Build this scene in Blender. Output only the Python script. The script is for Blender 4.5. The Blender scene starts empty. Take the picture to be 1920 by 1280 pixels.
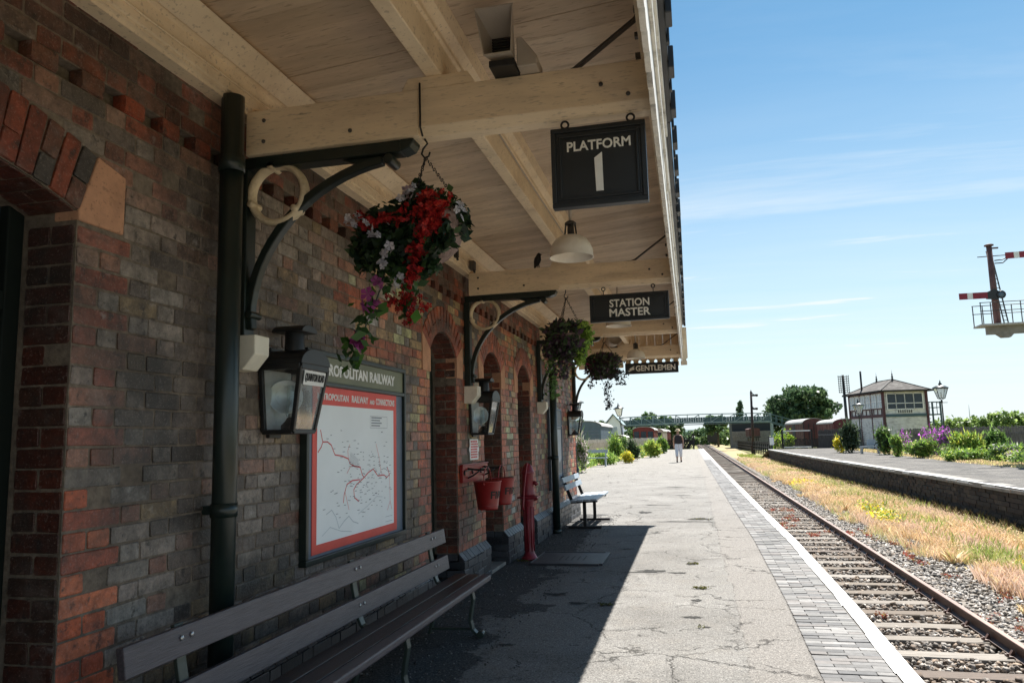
import bpy, math, random
import numpy as np
from mathutils import Vector, Matrix, noise as mnoise

S = bpy.context.scene
C = S.collection
rad = math.radians
rng = random.Random(11)
nrs = np.random.RandomState(5)


def lerp(a, b, t):
    return a + (b - a) * t


def n1(x, y=0.0, z=0.0):
    return mnoise.noise(Vector((x, y, z)))


# ------------------------------------------------------------------ materials
MATS = {}


def mat(name, col=(.5, .5, .5), rough=.6, attr=False, var=.12, vscale=6.0, dirt=None, dirt_amt=.5, dscale=3.0,
        bump=0.0, bscale=60.0, metal=0.0, stretch=(1, 1, 1), spec=.4, trans=0.0, speck=0.0, spscale=220.0, spcol=(.02, .02, .02), layers=()):
    m = bpy.data.materials.new(name)
    MATS[name] = m
    m.use_nodes = True
    nt = m.node_tree
    N = nt.nodes
    L = nt.links
    b = N['Principled BSDF']
    b.inputs['Roughness'].default_value = rough
    b.inputs['Metallic'].default_value = metal
    b.inputs['Specular IOR Level'].default_value = spec
    tc = N.new('ShaderNodeTexCoord')
    mp = N.new('ShaderNodeMapping')
    mp.inputs['Scale'].default_value = stretch
    L.new(tc.outputs['Object'], mp.inputs['Vector'])
    vec = mp.outputs[0]
    if attr:
        a = N.new('ShaderNodeAttribute')
        a.attribute_name = 'Col'
        cur = a.outputs['Color']
    else:
        r = N.new('ShaderNodeRGB')
        r.outputs[0].default_value = (*col, 1)
        cur = r.outputs[0]

    def noise_tex(scale, detail=4, rough_=.6):
        t = N.new('ShaderNodeTexNoise')
        t.inputs['Scale'].default_value = scale
        t.inputs['Detail'].default_value = detail
        t.inputs['Roughness'].default_value = rough_
        L.new(vec, t.inputs['Vector'])
        return t.outputs['Fac']

    def ramp(fac, lo, hi, c0, c1):
        q = N.new('ShaderNodeMapRange')
        q.inputs[1].default_value = lo
        q.inputs[2].default_value = hi
        q.inputs[3].default_value = c0
        q.inputs[4].default_value = c1
        L.new(fac, q.inputs[0])
        return q.outputs[0]

    if var:
        f = ramp(noise_tex(vscale), .3, .7, 1 - var, 1 + var)
        q = N.new('ShaderNodeVectorMath')
        q.operation = 'SCALE'
        L.new(cur, q.inputs[0])
        L.new(f, q.inputs['Scale'])
        cur = q.outputs[0]
    if dirt:
        f = ramp(noise_tex(dscale, 6, .68), .48, .72, 0, dirt_amt)
        q = N.new('ShaderNodeMix')
        q.data_type = 'RGBA'
        L.new(f, q.inputs[0])
        L.new(cur, q.inputs[6])
        q.inputs[7].default_value = (*dirt, 1)
        cur = q.outputs[2]
    for lc, la, ls, lo, hi in layers:
        f = ramp(noise_tex(ls, 6, .66), lo, hi, 0, la)
        q = N.new('ShaderNodeMix')
        q.data_type = 'RGBA'
        L.new(f, q.inputs[0])
        L.new(cur, q.inputs[6])
        q.inputs[7].default_value = (*lc, 1)
        cur = q.outputs[2]
    if speck:
        f = ramp(noise_tex(spscale, 2, .5), .60, .68, 0, speck)
        q = N.new('ShaderNodeMix')
        q.data_type = 'RGBA'
        L.new(f, q.inputs[0])
        L.new(cur, q.inputs[6])
        q.inputs[7].default_value = (*spcol, 1)
        cur = q.outputs[2]
    L.new(cur, b.inputs['Base Color'])
    if bump:
        bn = N.new('ShaderNodeBump')
        bn.inputs['Strength'].default_value = bump
        bn.inputs['Distance'].default_value = .01
        L.new(noise_tex(bscale, 5, .65), bn.inputs['Height'])
        L.new(bn.outputs[0], b.inputs['Normal'])
    if trans:
        tr = N.new('ShaderNodeBsdfTranslucent')
        mx = N.new('ShaderNodeMixShader')
        mx.inputs[0].default_value = trans
        L.new(cur, tr.inputs[0])
        L.new(b.outputs[0], mx.inputs[1])
        L.new(tr.outputs[0], mx.inputs[2])
        L.new(mx.outputs[0], N['Material Output'].inputs[0])
    return m


def glass_mat(name, tint=(.9, .95, .95), refl=.12, frost=0.0):
    m = bpy.data.materials.new(name)
    MATS[name] = m
    m.use_nodes = True
    nt = m.node_tree
    N = nt.nodes
    L = nt.links
    N.remove(N['Principled BSDF'])
    t = N.new('ShaderNodeBsdfTransparent')
    t.inputs[0].default_value = (*tint, 1)
    g = N.new('ShaderNodeBsdfGlossy')
    g.inputs['Roughness'].default_value = .06
    lw = N.new('ShaderNodeLayerWeight')
    lw.inputs[0].default_value = .25
    mr = N.new('ShaderNodeMapRange')
    mr.inputs[3].default_value = refl
    mr.inputs[4].default_value = .8
    L.new(lw.outputs['Fresnel'], mr.inputs[0])
    mx = N.new('ShaderNodeMixShader')
    L.new(mr.outputs[0], mx.inputs[0])
    tt = t.outputs[0]
    if frost:
        df = N.new('ShaderNodeBsdfDiffuse')
        df.inputs[0].default_value = (.8, .84, .85, 1)
        nz = N.new('ShaderNodeTexNoise')
        nz.inputs['Scale'].default_value = 5
        fr = N.new('ShaderNodeMapRange')
        fr.inputs[1].default_value, fr.inputs[2].default_value, fr.inputs[3].default_value, fr.inputs[4].default_value = .3, .7, frost * .8, frost * 1.3
        L.new(nz.outputs['Fac'], fr.inputs[0])
        mf = N.new('ShaderNodeMixShader')
        L.new(fr.outputs[0], mf.inputs[0])
        L.new(t.outputs[0], mf.inputs[1])
        L.new(df.outputs[0], mf.inputs[2])
        tt = mf.outputs[0]
    L.new(tt, mx.inputs[1])
    L.new(g.outputs[0], mx.inputs[2])
    L.new(mx.outputs[0], N['Material Output'].inputs[0])
    return m


# ------------------------------------------------------------------ objects
WORLD = set()


def thing(name, label, cat, loc=(0, 0, 0), rotz=0.0, group=None, world=False):
    o = bpy.data.objects.new(name, None)
    C.objects.link(o)
    o.empty_display_size = .1
    o.location = loc
    o.rotation_euler = (0, 0, rotz)
    o['label'] = label
    o['category'] = cat
    if group:
        o['group'] = group
    if world:
        WORLD.add(o)
    return o


def tag(o, label, cat, group=None, kind=None):
    o['label'] = label
    o['category'] = cat
    if group:
        o['group'] = group
    if kind:
        o['kind'] = kind
    return o


def struct(o, kind='structure'):
    o['kind'] = kind
    return o


def dup(root, loc, rotz=0.0, label=None, group=None, scale=None):
    r = root.copy()
    C.objects.link(r)
    r.location = loc
    r.rotation_euler = (0, 0, rotz)
    if scale:
        r.scale = (scale, scale, scale)
    if label:
        r['label'] = label
    if group:
        r['group'] = group
    for ch in list(root.children):
        c = ch.copy()
        C.objects.link(c)
        c.parent = r
        for g in ch.children:
            d = g.copy()
            C.objects.link(d)
            d.parent = c
    return r


def link(name, me, material, parent=None):
    if isinstance(material, str):
        material = MATS[material]
    me.materials.append(material)
    o = bpy.data.objects.new(name, me)
    C.objects.link(o)
    if parent is not None:
        o.parent = parent
        if parent in WORLD:
            o.matrix_parent_inverse = Matrix.Translation(-Vector(parent.location))
    return o


def build_np(name, V, cols, material, parent=None, faces=None, smooth=False):
    """V: (n,k,3) separate polygons, or with faces (m,q): n copies of one small mesh."""
    n, k, _ = V.shape
    me = bpy.data.meshes.new(name)
    if faces is None:
        loops = np.arange(n * k)
        nf, q = n, k
        fcol = cols
    else:
        F = np.asarray(faces)
        nf, q = n * len(F), F.shape[1]
        loops = (F[None] + (np.arange(n) * k)[:, None, None]).reshape(-1)
        fcol = np.repeat(cols, len(F), axis=0)
    me.vertices.add(n * k)
    me.vertices.foreach_set('co', V.reshape(-1).astype(np.float32))
    me.loops.add(nf * q)
    me.loops.foreach_set('vertex_index', loops.astype(np.int32))
    me.polygons.add(nf)
    me.polygons.foreach_set('loop_start', (np.arange(nf) * q).astype(np.int32))
    me.update(calc_edges=True)
    if cols is not None:
        a = me.attributes.new('Col', 'FLOAT_COLOR', 'FACE')
        a.data.foreach_set('color', np.concatenate([fcol, np.ones((nf, 1))], 1).reshape(-1).astype(np.float32))
    if smooth:
        me.polygons.foreach_set('use_smooth', np.ones(nf, bool))
    me.validate()
    return link(name, me, material, parent)


class MB:
    def __init__(s):
        s.v = []
        s.f = []
        s.c = []
        s.sm = []

    def add(s, vs, fs, col=None, smooth=False):
        o = len(s.v)
        s.v += [tuple(v) for v in vs]
        for f in fs:
            s.f.append(tuple(i + o for i in f))
            s.c.append(col or (1, 1, 1))
            s.sm.append(smooth)
        return s

    def box(s, c, d, rot=None, col=None):
        x, y, z = d[0] / 2, d[1] / 2, d[2] / 2
        vs = [Vector(p) for p in ((-x, -y, -z), (x, -y, -z), (x, y, -z), (-x, y, -z), (-x, -y, z), (x, -y, z), (x, y, z), (-x, y, z))]
        if rot is not None:
            vs = [rot @ v for v in vs]
        c = Vector(c)
        return s.add([v + c for v in vs], [(0, 3, 2, 1), (4, 5, 6, 7), (0, 1, 5, 4), (1, 2, 6, 5), (2, 3, 7, 6), (3, 0, 4, 7)], col)

    def span(s, x0, x1, y0, y1, z0, z1, col=None):
        return s.box(((x0 + x1) / 2, (y0 + y1) / 2, (z0 + z1) / 2), (x1 - x0, y1 - y0, z1 - z0), None, col)

    def bar(s, p, q, w, h, up=(0, 0, 1), col=None):
        p, q = Vector(p), Vector(q)
        d = q - p
        l = d.length
        d.normalize()
        u = Vector(up)
        r = d.cross(u)
        if r.length < 1e-4:
            r = d.cross(Vector((1, 0, 0)))
        r.normalize()
        u = r.cross(d)
        M = Matrix((d, r, u)).transposed()
        return s.box((p + q) / 2, (l, w, h), M, col)

    def prism(s, poly, axis, a, b, col=None):
        def P(u, v, t):
            return {'x': (t, u, v), 'y': (u, t, v), 'z': (u, v, t)}[axis]
        n = len(poly)
        vs = [P(u, v, a) for u, v in poly] + [P(u, v, b) for u, v in poly]
        fs = [tuple(range(n - 1, -1, -1)), tuple(range(n, 2 * n))] + [(i, (i + 1) % n, n + (i + 1) % n, n + i) for i in range(n)]
        return s.add(vs, fs, col)

    def tube(s, pts, r, n=8, col=None, smooth=True, flat=None):
        pts = [Vector(p) for p in pts]
        rs = r if isinstance(r, (list, tuple)) else [r] * len(pts)
        vs = []
        up = None
        for i, p in enumerate(pts):
            a = pts[max(i - 1, 0)]
            b = pts[min(i + 1, len(pts) - 1)]
            d = (b - a).normalized()
            if up is None:
                up = Vector((0, 0, 1)) if abs(d.z) < .9 else Vector((0, 1, 0))
            e1 = d.cross(up).normalized()
            e2 = e1.cross(d)
            up = e2
            fx, fy = flat or (1, 1)
            for k in range(n):
                t = 2 * math.pi * k / n
                vs.append(p + e1 * (math.cos(t) * rs[i] * fx) + e2 * (math.sin(t) * rs[i] * fy))
        fs = []
        for i in range(len(pts) - 1):
            for k in range(n):
                a, b = i * n + k, i * n + (k + 1) % n
                fs.append((a, a + n, b + n, b))
        s.add(vs, fs, col, smooth)
        m = len(pts) - 1
        o = len(s.v) - len(vs)
        s.f += [tuple(o + k for k in range(n)), tuple(o + m * n + k for k in reversed(range(n)))]
        s.c += [col or (1, 1, 1)] * 2
        s.sm += [False] * 2
        return s

    def strap(s, pts, w, t, side=(0, 1, 0), col=None):
        """flat strap through pts: width w along side, thickness t"""
        pts = [Vector(p) for p in pts]
        sd = Vector(side)
        vs = []
        for i, p in enumerate(pts):
            d = (pts[min(i + 1, len(pts) - 1)] - pts[max(i - 1, 0)]).normalized()
            nn = d.cross(sd).normalized()
            for a, b in ((-1, -1), (1, -1), (1, 1), (-1, 1)):
                vs.append(p + sd * (a * w / 2) + nn * (b * t / 2))
        fs = [(0, 1, 2, 3), tuple(4 * (len(pts) - 1) + k for k in (3, 2, 1, 0))]
        for i in range(len(pts) - 1):
            for k in range(4):
                a, b = 4 * i + k, 4 * i + (k + 1) % 4
                fs.append((a, a + 4, b + 4, b))
        return s.add(vs, fs, col)

    def lathe(s, prof, c=(0, 0, 0), n=24, axis=(0, 0, 1), col=None, smooth=True):
        ax = Vector(axis).normalized()
        e1 = ax.cross(Vector((0, 1, 0)) if abs(ax.y) < .9 else Vector((1, 0, 0))).normalized()
        e2 = ax.cross(e1)
        c = Vector(c)
        vs = []
        for r, h in prof:
            for k in range(n):
                t = 2 * math.pi * k / n
                vs.append(c + ax * h + (e1 * math.cos(t) + e2 * math.sin(t)) * r)
        fs = []
        for i in range(len(prof) - 1):
            for k in range(n):
                a, b = i * n + k, i * n + (k + 1) % n
                fs.append((a, b, b + n, a + n))
        return s.add(vs, fs, col, smooth)

    def ball(s, c, r, n=12, col=None):
        rx, ry, rz = r if isinstance(r, (tuple, list)) else (r, r, r)
        c = Vector(c)
        m = max(4, n // 2)
        vs = []
        for i in range(m + 1):
            p = math.pi * i / m
            for k in range(n):
                t = 2 * math.pi * k / n
                vs.append(c + Vector((rx * math.sin(p) * math.cos(t), ry * math.sin(p) * math.sin(t), rz * math.cos(p))))
        fs = []
        for i in range(m):
            for k in range(n):
                a, b = i * n + k, i * n + (k + 1) % n
                fs.append((a, a + n, b + n, b))
        return s.add(vs, fs, col, True)

    def quad(s, a, b, c, d, col=None):
        return s.add([a, b, c, d], [(0, 1, 2, 3)], col)

    def ring(s, c, R, r, axis=(0, 1, 0), n=24, m=8, col=None, squash=(1, 1)):
        ax = Vector(axis).normalized()
        e1 = ax.cross(Vector((0, 0, 1)) if abs(ax.z) < .9 else Vector((1, 0, 0))).normalized()
        e2 = ax.cross(e1)
        c = Vector(c)
        vs = []
        for i in range(n):
            t = 2 * math.pi * i / n
            d = e1 * math.cos(t) + e2 * math.sin(t)
            for k in range(m):
                p = 2 * math.pi * k / m
                vs.append(c + d * (R + r * squash[0] * math.cos(p)) + ax * (r * squash[1] * math.sin(p)))
        fs = []
        for i in range(n):
            for k in range(m):
                a, b = i * m + k, i * m + (k + 1) % m
                a2, b2 = ((i + 1) % n) * m + k, ((i + 1) % n) * m + (k + 1) % m
                fs.append((a, b, b2, a2))
        return s.add(vs, fs, col, True)

    def build(s, name, material, parent=None, bevel=0.0, label=None):
        me = bpy.data.meshes.new(name)
        me.from_pydata(s.v, [], s.f)
        me.polygons.foreach_set('use_smooth', s.sm)
        a = me.attributes.new('Col', 'FLOAT_COLOR', 'FACE')
        a.data.foreach_set('color', [x for c in s.c for x in (c[0], c[1], c[2], 1.0)])
        me.update()
        o = link(name, me, material, parent)
        if bevel:
            md = o.modifiers.new('bevel', 'BEVEL')
            md.width = bevel
            md.segments = 2
            md.limit_method = 'ANGLE'
            md.angle_limit = rad(40)
        if label:
            o['label'] = label
        return o


# text --------------------------------------------------------------------
def text_geo(txt, bold=0.0, spacing=1.0):
    cu = bpy.data.curves.new('lettering_curve', 'FONT')
    cu.body = txt
    cu.size = 1.0
    cu.offset = bold
    cu.resolution_u = 3
    cu.space_character = spacing
    cu.extrude = .012
    ob = bpy.data.objects.new('lettering_curve', cu)
    C.objects.link(ob)
    dg = bpy.context.evaluated_depsgraph_get()
    me = bpy.data.meshes.new_from_object(ob.evaluated_get(dg))
    vs = [v.co.copy() for v in me.vertices]
    fs = [tuple(p.vertices) for p in me.polygons]
    bpy.data.objects.remove(ob)
    bpy.data.curves.remove(cu)
    bpy.data.meshes.remove(me)
    xs = [v.x for v in vs]
    ys = [v.y for v in vs]
    x0, x1, y0, y1 = min(xs), max(xs), min(ys), max(ys)
    return [((v.x - x0) / (x1 - x0), (v.y - y0) / (y1 - y0), v.z / .012) for v in vs], fs


def put_text(mb, txt, org, U, V, w, h, bold=.01, depth=.003, col=None, spacing=1.0, warp=None):
    """text filling a w x h box whose lower left is org; U right, V up"""
    vs, fs = text_geo(txt, bold, spacing)
    U, V, org = Vector(U), Vector(V), Vector(org)
    N = U.cross(V)
    out = []
    for x, y, z in vs:
        if warp:
            out.append(warp(x, y, z))
        else:
            out.append(org + U * (x * w) + V * (y * h) + N * (depth * (z * .5 + .5)))
    mb.add(out, fs, col)


# leaves ------------------------------------------------------------------
def leaf_quads(P, size, cols, jit=.35, flat=0.0):
    """P (n,3) centres -> (n,4,3) random leaf shaped quads"""
    n = len(P)
    a = nrs.normal(size=(n, 3))
    a[:, 2] *= (1 - flat * .6)
    a /= np.linalg.norm(a, axis=1)[:, None]
    b = nrs.normal(size=(n, 3))
    b -= a * (a * b).sum(1)[:, None]
    b /= np.linalg.norm(b, axis=1)[:, None]
    s = np.asarray(size) * np.exp(jit * 1.1 * nrs.normal(size=n)).clip(.4, 2.2)
    L = a * (s * .5)[:, None]
    W = b * (s * .3)[:, None]
    return np.stack([P - L, P + W * 1.0 - L * .1, P + L, P - W - L * .1], 1)


def pick_cols(n, cols, var=.2):
    c = np.array(cols)[nrs.randint(0, len(cols), n)]
    return np.clip(c * (1 + var * nrs.uniform(-1, 1, (n, 1))), 0, 1)


def blob_points(n, clumps, shell=.55):
    """points in ellipsoid clumps [(cx,cy,cz,rx,ry,rz)], biased to the outside"""
    w = np.array([c[3] * c[4] * c[5] for c in clumps]) ** .67
    k = nrs.choice(len(clumps), n, p=w / w.sum())
    c = np.array(clumps)[k]
    d = nrs.normal(size=(n, 3))
    d /= np.linalg.norm(d, axis=1)[:, None]
    r = shell + (1 - shell) * nrs.uniform(0, 1, n) ** .6
    r *= 1 + .10 * nrs.normal(size=n)
    return c[:, :3] + d * c[:, 3:6] * r[:, None]


GREENS = [(.05, .09, .025), (.07, .12, .03), (.035, .065, .02), (.09, .14, .035)]


def tree(name, label, loc, h, crown, n=2600, leaf=.35, cols=GREENS, trunk_h=.35, trunk_r=.25, nclump=16, group=None, cat='tree', cmat='leaf'):
    """crown = (rx, ry, rz) with its centre at height h - rz"""
    t = thing(name, label, cat, loc, group=group)
    rx, ry, rz = crown
    cz = h - rz
    r = random.Random(sum(map(ord, label)) + int(loc[0] * 7))
    mb = MB()
    mb.tube([(0, 0, 0), (trunk_r * .2, 0, cz * .5), (0, .1, cz), (0, 0, h - rz * .5)], [trunk_r, trunk_r * .8, trunk_r * .6, trunk_r * .2], 8)
    clumps = []
    for i in range(nclump):
        a = r.uniform(0, 6.283)
        p = math.asin(r.uniform(-.75, 1))
        q = r.uniform(.5, .82)
        c = (rx * q * math.cos(p) * math.cos(a), ry * q * math.cos(p) * math.sin(a), cz + rz * q * math.sin(p))
        s = r.uniform(.24, .42)
        clumps.append((*c, rx * s, ry * s, rz * s * .85))
        if i % 2 == 0:
            mb.tube([(0, 0, cz * .8), (c[0] * .5, c[1] * .5, lerp(cz, c[2], .55)), c], [trunk_r * .5, trunk_r * .3, trunk_r * .08], 6)
    clumps.append((0, 0, cz, rx * .5, ry * .5, rz * .5))
    mb.build('trunk', 'bark', t)
    P = blob_points(n, clumps, .5)
    build_np('crown', leaf_quads(P, leaf, None), pick_cols(n, cols, .3), cmat, t)
    return t
# ------------------------------------------------------------------ material list
mat('brick', attr=True, rough=.52, spec=.5, var=.38, vscale=30, dirt=(.05, .042, .037), dirt_amt=.6, dscale=5, bump=.5, bscale=60, speck=.22, spscale=120, spcol=(.32, .29, .26), layers=[((.27, .25, .23), .30, 3.6, .52, .70), ((.022, .018, .016), .90, 1.3, .47, .64), ((.42, .40, .385), .5, 9, .62, .76), ((.025, .021, .019), .85, 17, .57, .68), ((.03, .025, .02), .7, 55, .60, .68)])
mat('mortar', (.18, .145, .112), .95, var=.35, vscale=30, dirt=(.07, .058, .048), dirt_amt=.95, dscale=1.3, bump=.5, bscale=120, layers=[((.03, .026, .023), .7, 1.1, .50, .70)])
mat('stone', (.52, .28, .17), .85, var=.12, vscale=9, dirt=(.20, .11, .07), dirt_amt=.5, dscale=6, bump=.25, bscale=90, speck=.3, spscale=70)
mat('blue_brick', attr=True, rough=.42, var=.25, vscale=22, dirt=(.035, .034, .034), dirt_amt=.5, dscale=8, bump=.3, bscale=40, spec=.5)
mat('cream', (.82, .675, .475), .62, var=.10, vscale=3, dirt=(.46, .33, .20), dirt_amt=.5, dscale=3.5, bump=.12, bscale=30, stretch=(1.0, 1.0, 1.0), speck=.35, spscale=55, spcol=(.20, .14, .09))
mat('cream_beam', (.80, .65, .455), .6, var=.08, vscale=5, dirt=(.48, .35, .22), dirt_amt=.45, dscale=4, bump=.12, bscale=28, stretch=(.35, 1, 2.2), speck=.3, spscale=60, spcol=(.16, .11, .07), layers=[((.34, .25, .17), .55, 2.2, .54, .72), ((.12, .09, .065), .85, 9, .66, .76), ((.10, .075, .05), .8, 30, .66, .74)])
mat('cream_board', attr=True, rough=.65, var=.12, vscale=6, dirt=(.45, .34, .23), dirt_amt=.6, dscale=2.6, bump=.3, bscale=26, stretch=(.35, 2.2, 1), speck=.45, spscale=34, spcol=(.22, .16, .11), layers=[((.36, .27, .19), .6, .9, .50, .68), ((.18, .135, .10), .75, 5, .60, .74), ((.10, .08, .06), .8, 24, .66, .73)])
mat('corbel_paint', (.78, .74, .62), .6, var=.06, vscale=9, dirt=(.3, .26, .2), dirt_amt=.35, dscale=9)
mat('ring_paint', (.68, .56, .38), .6, var=.12, vscale=12, dirt=(.25, .18, .11), dirt_amt=.6, dscale=14)
mat('green_paint', (.010, .018, .014), .38, var=.2, vscale=9, bump=.05, bscale=60, spec=.5)
mat('pipe_green', (.011, .020, .017), .33, var=.2, vscale=7, bump=.04, bscale=50, spec=.55)
mat('iron_black', (.012, .013, .014), .45, var=.2, vscale=15, spec=.5)
mat('iron_grey', (.06, .055, .05), .5, var=.2, vscale=10)
mat('sign_board', (.018, .021, .022), .45, var=.15, vscale=8, spec=.45)
mat('sign_letter', (.80, .78, .70), .6, var=.06, vscale=20)
mat('white_paint', (.78, .78, .76), .6, var=.06, vscale=5)
mat('black_letter', (.012, .012, .012), .6, var=0)
mat('valance_white', (.74, .72, .66), .6, var=.12, vscale=7, dirt=(.10, .09, .08), dirt_amt=.85, dscale=7, stretch=(1, 1, .4))
mat('roof_dark', (.05, .05, .055), .7, var=.2)
mat('bench_wood_shaded', (.030, .022, .022), .35, var=.3, vscale=14, bump=.3, bscale=22, stretch=(8, .5, 8), spec=.5)  # seat planks: bench timber darkened to stand in for shade under the canopy
mat('bench_wood', (.075, .062, .070), .42, var=.3, vscale=14, dirt=(.12, .10, .11), dirt_amt=.5, dscale=10, bump=.3, bscale=22, stretch=(8, .5, 8), spec=.5)
mat('bench_iron', (.032, .046, .037), .4, var=.25, vscale=10, dirt=(.03, .04, .035), dirt_amt=.7, dscale=9, spec=.5)
mat('steel', (.42, .42, .42), .35, var=.1, metal=.7)
mat('bench_grey', (.30, .35, .40), .4, var=.15, vscale=7, bump=.1, bscale=20, stretch=(6, .5, 6), spec=.5)
mat('slate_paint', (.12, .15, .20), .5, var=.12, vscale=5)
mat('olive_board', (.17, .18, .115), .5, var=.12, vscale=4)
mat('poster_red', (.72, .085, .065), .5, var=.07, vscale=5)
mat('poster_white', (.84, .88, .90), .5, var=.04, vscale=4)
mat('line_red', (.60, .03, .04), .5, var=0)
mat('line_dark', (.20, .22, .26), .6, var=0)
mat('line_pale', (.50, .56, .60), .6, var=0)
mat('fire_red', (.27, .018, .017), .34, var=.15, vscale=9, dirt=(.18, .02, .018), dirt_amt=.45, dscale=8, spec=.55, bump=.04, bscale=35)
mat('pump_red', (.24, .018, .03), .4, var=.2, vscale=9, dirt=(.08, .012, .02), dirt_amt=.5, dscale=8, spec=.5)
mat('enamel', (.80, .75, .66), .35, var=.06, vscale=6, dirt=(.4, .33, .25), dirt_amt=.4, dscale=6, spec=.5)
mat('grey_enamel', (.42, .37, .31), .45, var=.1, vscale=7)
mat('reflector', (.88, .93, .95), .32, var=.05, vscale=5, metal=.45)
mat('lantern_inside', (.84, .87, .88), .55, var=.15, vscale=9)
glass_mat('glass', refl=.2)
glass_mat('lantern_glass', refl=.22, frost=.30)
mat('leaf', attr=True, rough=.5, var=.15, vscale=3, trans=.42, spec=.35)
mat('petal', attr=True, rough=.55, var=.1, trans=.3, spec=.3)
mat('wicker', (.22, .15, .13), .85, var=.35, vscale=50, bump=.8, bscale=80)
mat('bark', (.07, .055, .04), .9, var=.25, vscale=4, bump=.4, bscale=14)
mat('stone_chip', attr=True, rough=.9, var=.2, vscale=30)
mat('straw', attr=True, rough=.8, var=.1, trans=.40, spec=.2)
mat('rail_rust', (.11, .058, .042), .55, var=.25, vscale=6, dirt=(.05, .035, .03), dirt_amt=.6, dscale=5, stretch=(1, .3, 1), spec=.5)
mat('rail_top', (.30, .20, .16), .35, var=.2, vscale=3, metal=.5, stretch=(1, .15, 1))
mat('sleeper_wood', attr=True, rough=.9, var=.25, vscale=14, bump=.7, bscale=16, stretch=(.5, 5, 5), dirt=(.09, .075, .06), dirt_amt=.7, dscale=5)
mat('paver', attr=True, rough=.8, var=.18, vscale=25, dirt=(.11, .105, .10), dirt_amt=.45, dscale=6, bump=.3, bscale=60)
mat('edge_white', (.80, .80, .77), .75, var=.07, vscale=6, dirt=(.36, .34, .31), dirt_amt=.35, dscale=5, bump=.3, bscale=50)
mat('dark_wall_brick', attr=True, rough=.9, var=.25, vscale=14, bump=.4, bscale=30, dirt=(.02, .02, .018), dirt_amt=.6, dscale=3)
mat('timber_grey', (.44, .42, .40), .9, var=.3, vscale=6, stretch=(5, 5, .6), bump=.4, bscale=14)
mat('timber_dark', (.085, .08, .078), .9, var=.35, vscale=4, stretch=(5, 5, .6))
mat('pale_timber', (.17, .16, .15), .9, var=.4, vscale=5, stretch=(5, 5, .6))
mat('timber_black', (.022, .021, .02), .8, var=.3, vscale=6)
mat('wagon_red', (.115, .022, .024), .6, var=.2, vscale=2.5)
mat('wagon_bright', (.17, .028, .024), .6, var=.2, vscale=2.5)
mat('wagon_brown', (.10, .042, .042), .7, var=.25, vscale=2.5)
mat('wagon_roof', (.36, .35, .34), .75, var=.2, vscale=1.5)
mat('wagon_blue', (.10, .145, .185), .6, var=.15, vscale=2)
mat('wagon_cream', (.5, .42, .38), .6, var=.15, vscale=2)
mat('dark_glass', (.03, .045, .065), .25, var=.2, vscale=4, spec=.3)
mat('pale_glass', (.30, .36, .40), .1, var=.1, spec=.8)
mat('bridge_paint', (.22, .29, .305), .55, var=.15, vscale=2)
mat('bridge_dark', (.055, .10, .115), .6, var=.15, vscale=2)
mat('box_white', (.66, .65, .61), .7, var=.12, vscale=2, dirt=(.22, .19, .16), dirt_amt=.75, dscale=2.4, stretch=(1, 1, 2.5))
mat('box_maroon', (.075, .022, .028), .6, var=.15)
mat('door_dark', (.006, .010, .008), .7, var=.2, spec=.2)
mat('slate_roof', (.07, .062, .056), .85, var=.4, vscale=4, dirt=(.26, .245, .225), dirt_amt=.6, dscale=1.6, bump=.3, bscale=9, spec=.2)
mat('signal_red', (.23, .018, .035), .5, var=.1)
mat('signal_post', (.115, .06, .06), .7, var=.2, vscale=3)
mat('signal_dark', (.035, .022, .022), .7, var=.2)
mat('concrete', (.24, .225, .20), .85, var=.2, vscale=3, dirt=(.10, .08, .065), dirt_amt=.6, dscale=2.5)
mat('shed_dark', (.022, .028, .033), .7, var=.2)
mat('skin', (.42, .24, .17), .6, var=0)
mat('trouser', (.62, .63, .70), .8, var=.08, vscale=8)
mat('vest_dark', (.018, .014, .018), .7, var=.1)
mat('hat_straw', (.55, .44, .28), .8, var=.1)
mat('bird_black', (.012, .011, .011), .6, var=.1)
mat('poster_dark', (.16, .17, .185), .5, var=.1, vscale=3)
mat('poster_pale', (.42, .45, .49), .5, var=.15, vscale=3)
mat('poster_sky', (.27, .33, .40), .4, var=.08, vscale=3)
mat('drain', (.045, .048, .055), .5, var=.3, vscale=9, metal=.0, bump=.2, bscale=40)
mat('hole', (.035, .033, .03), 1, var=.5, vscale=30, bump=1, bscale=90)


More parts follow.
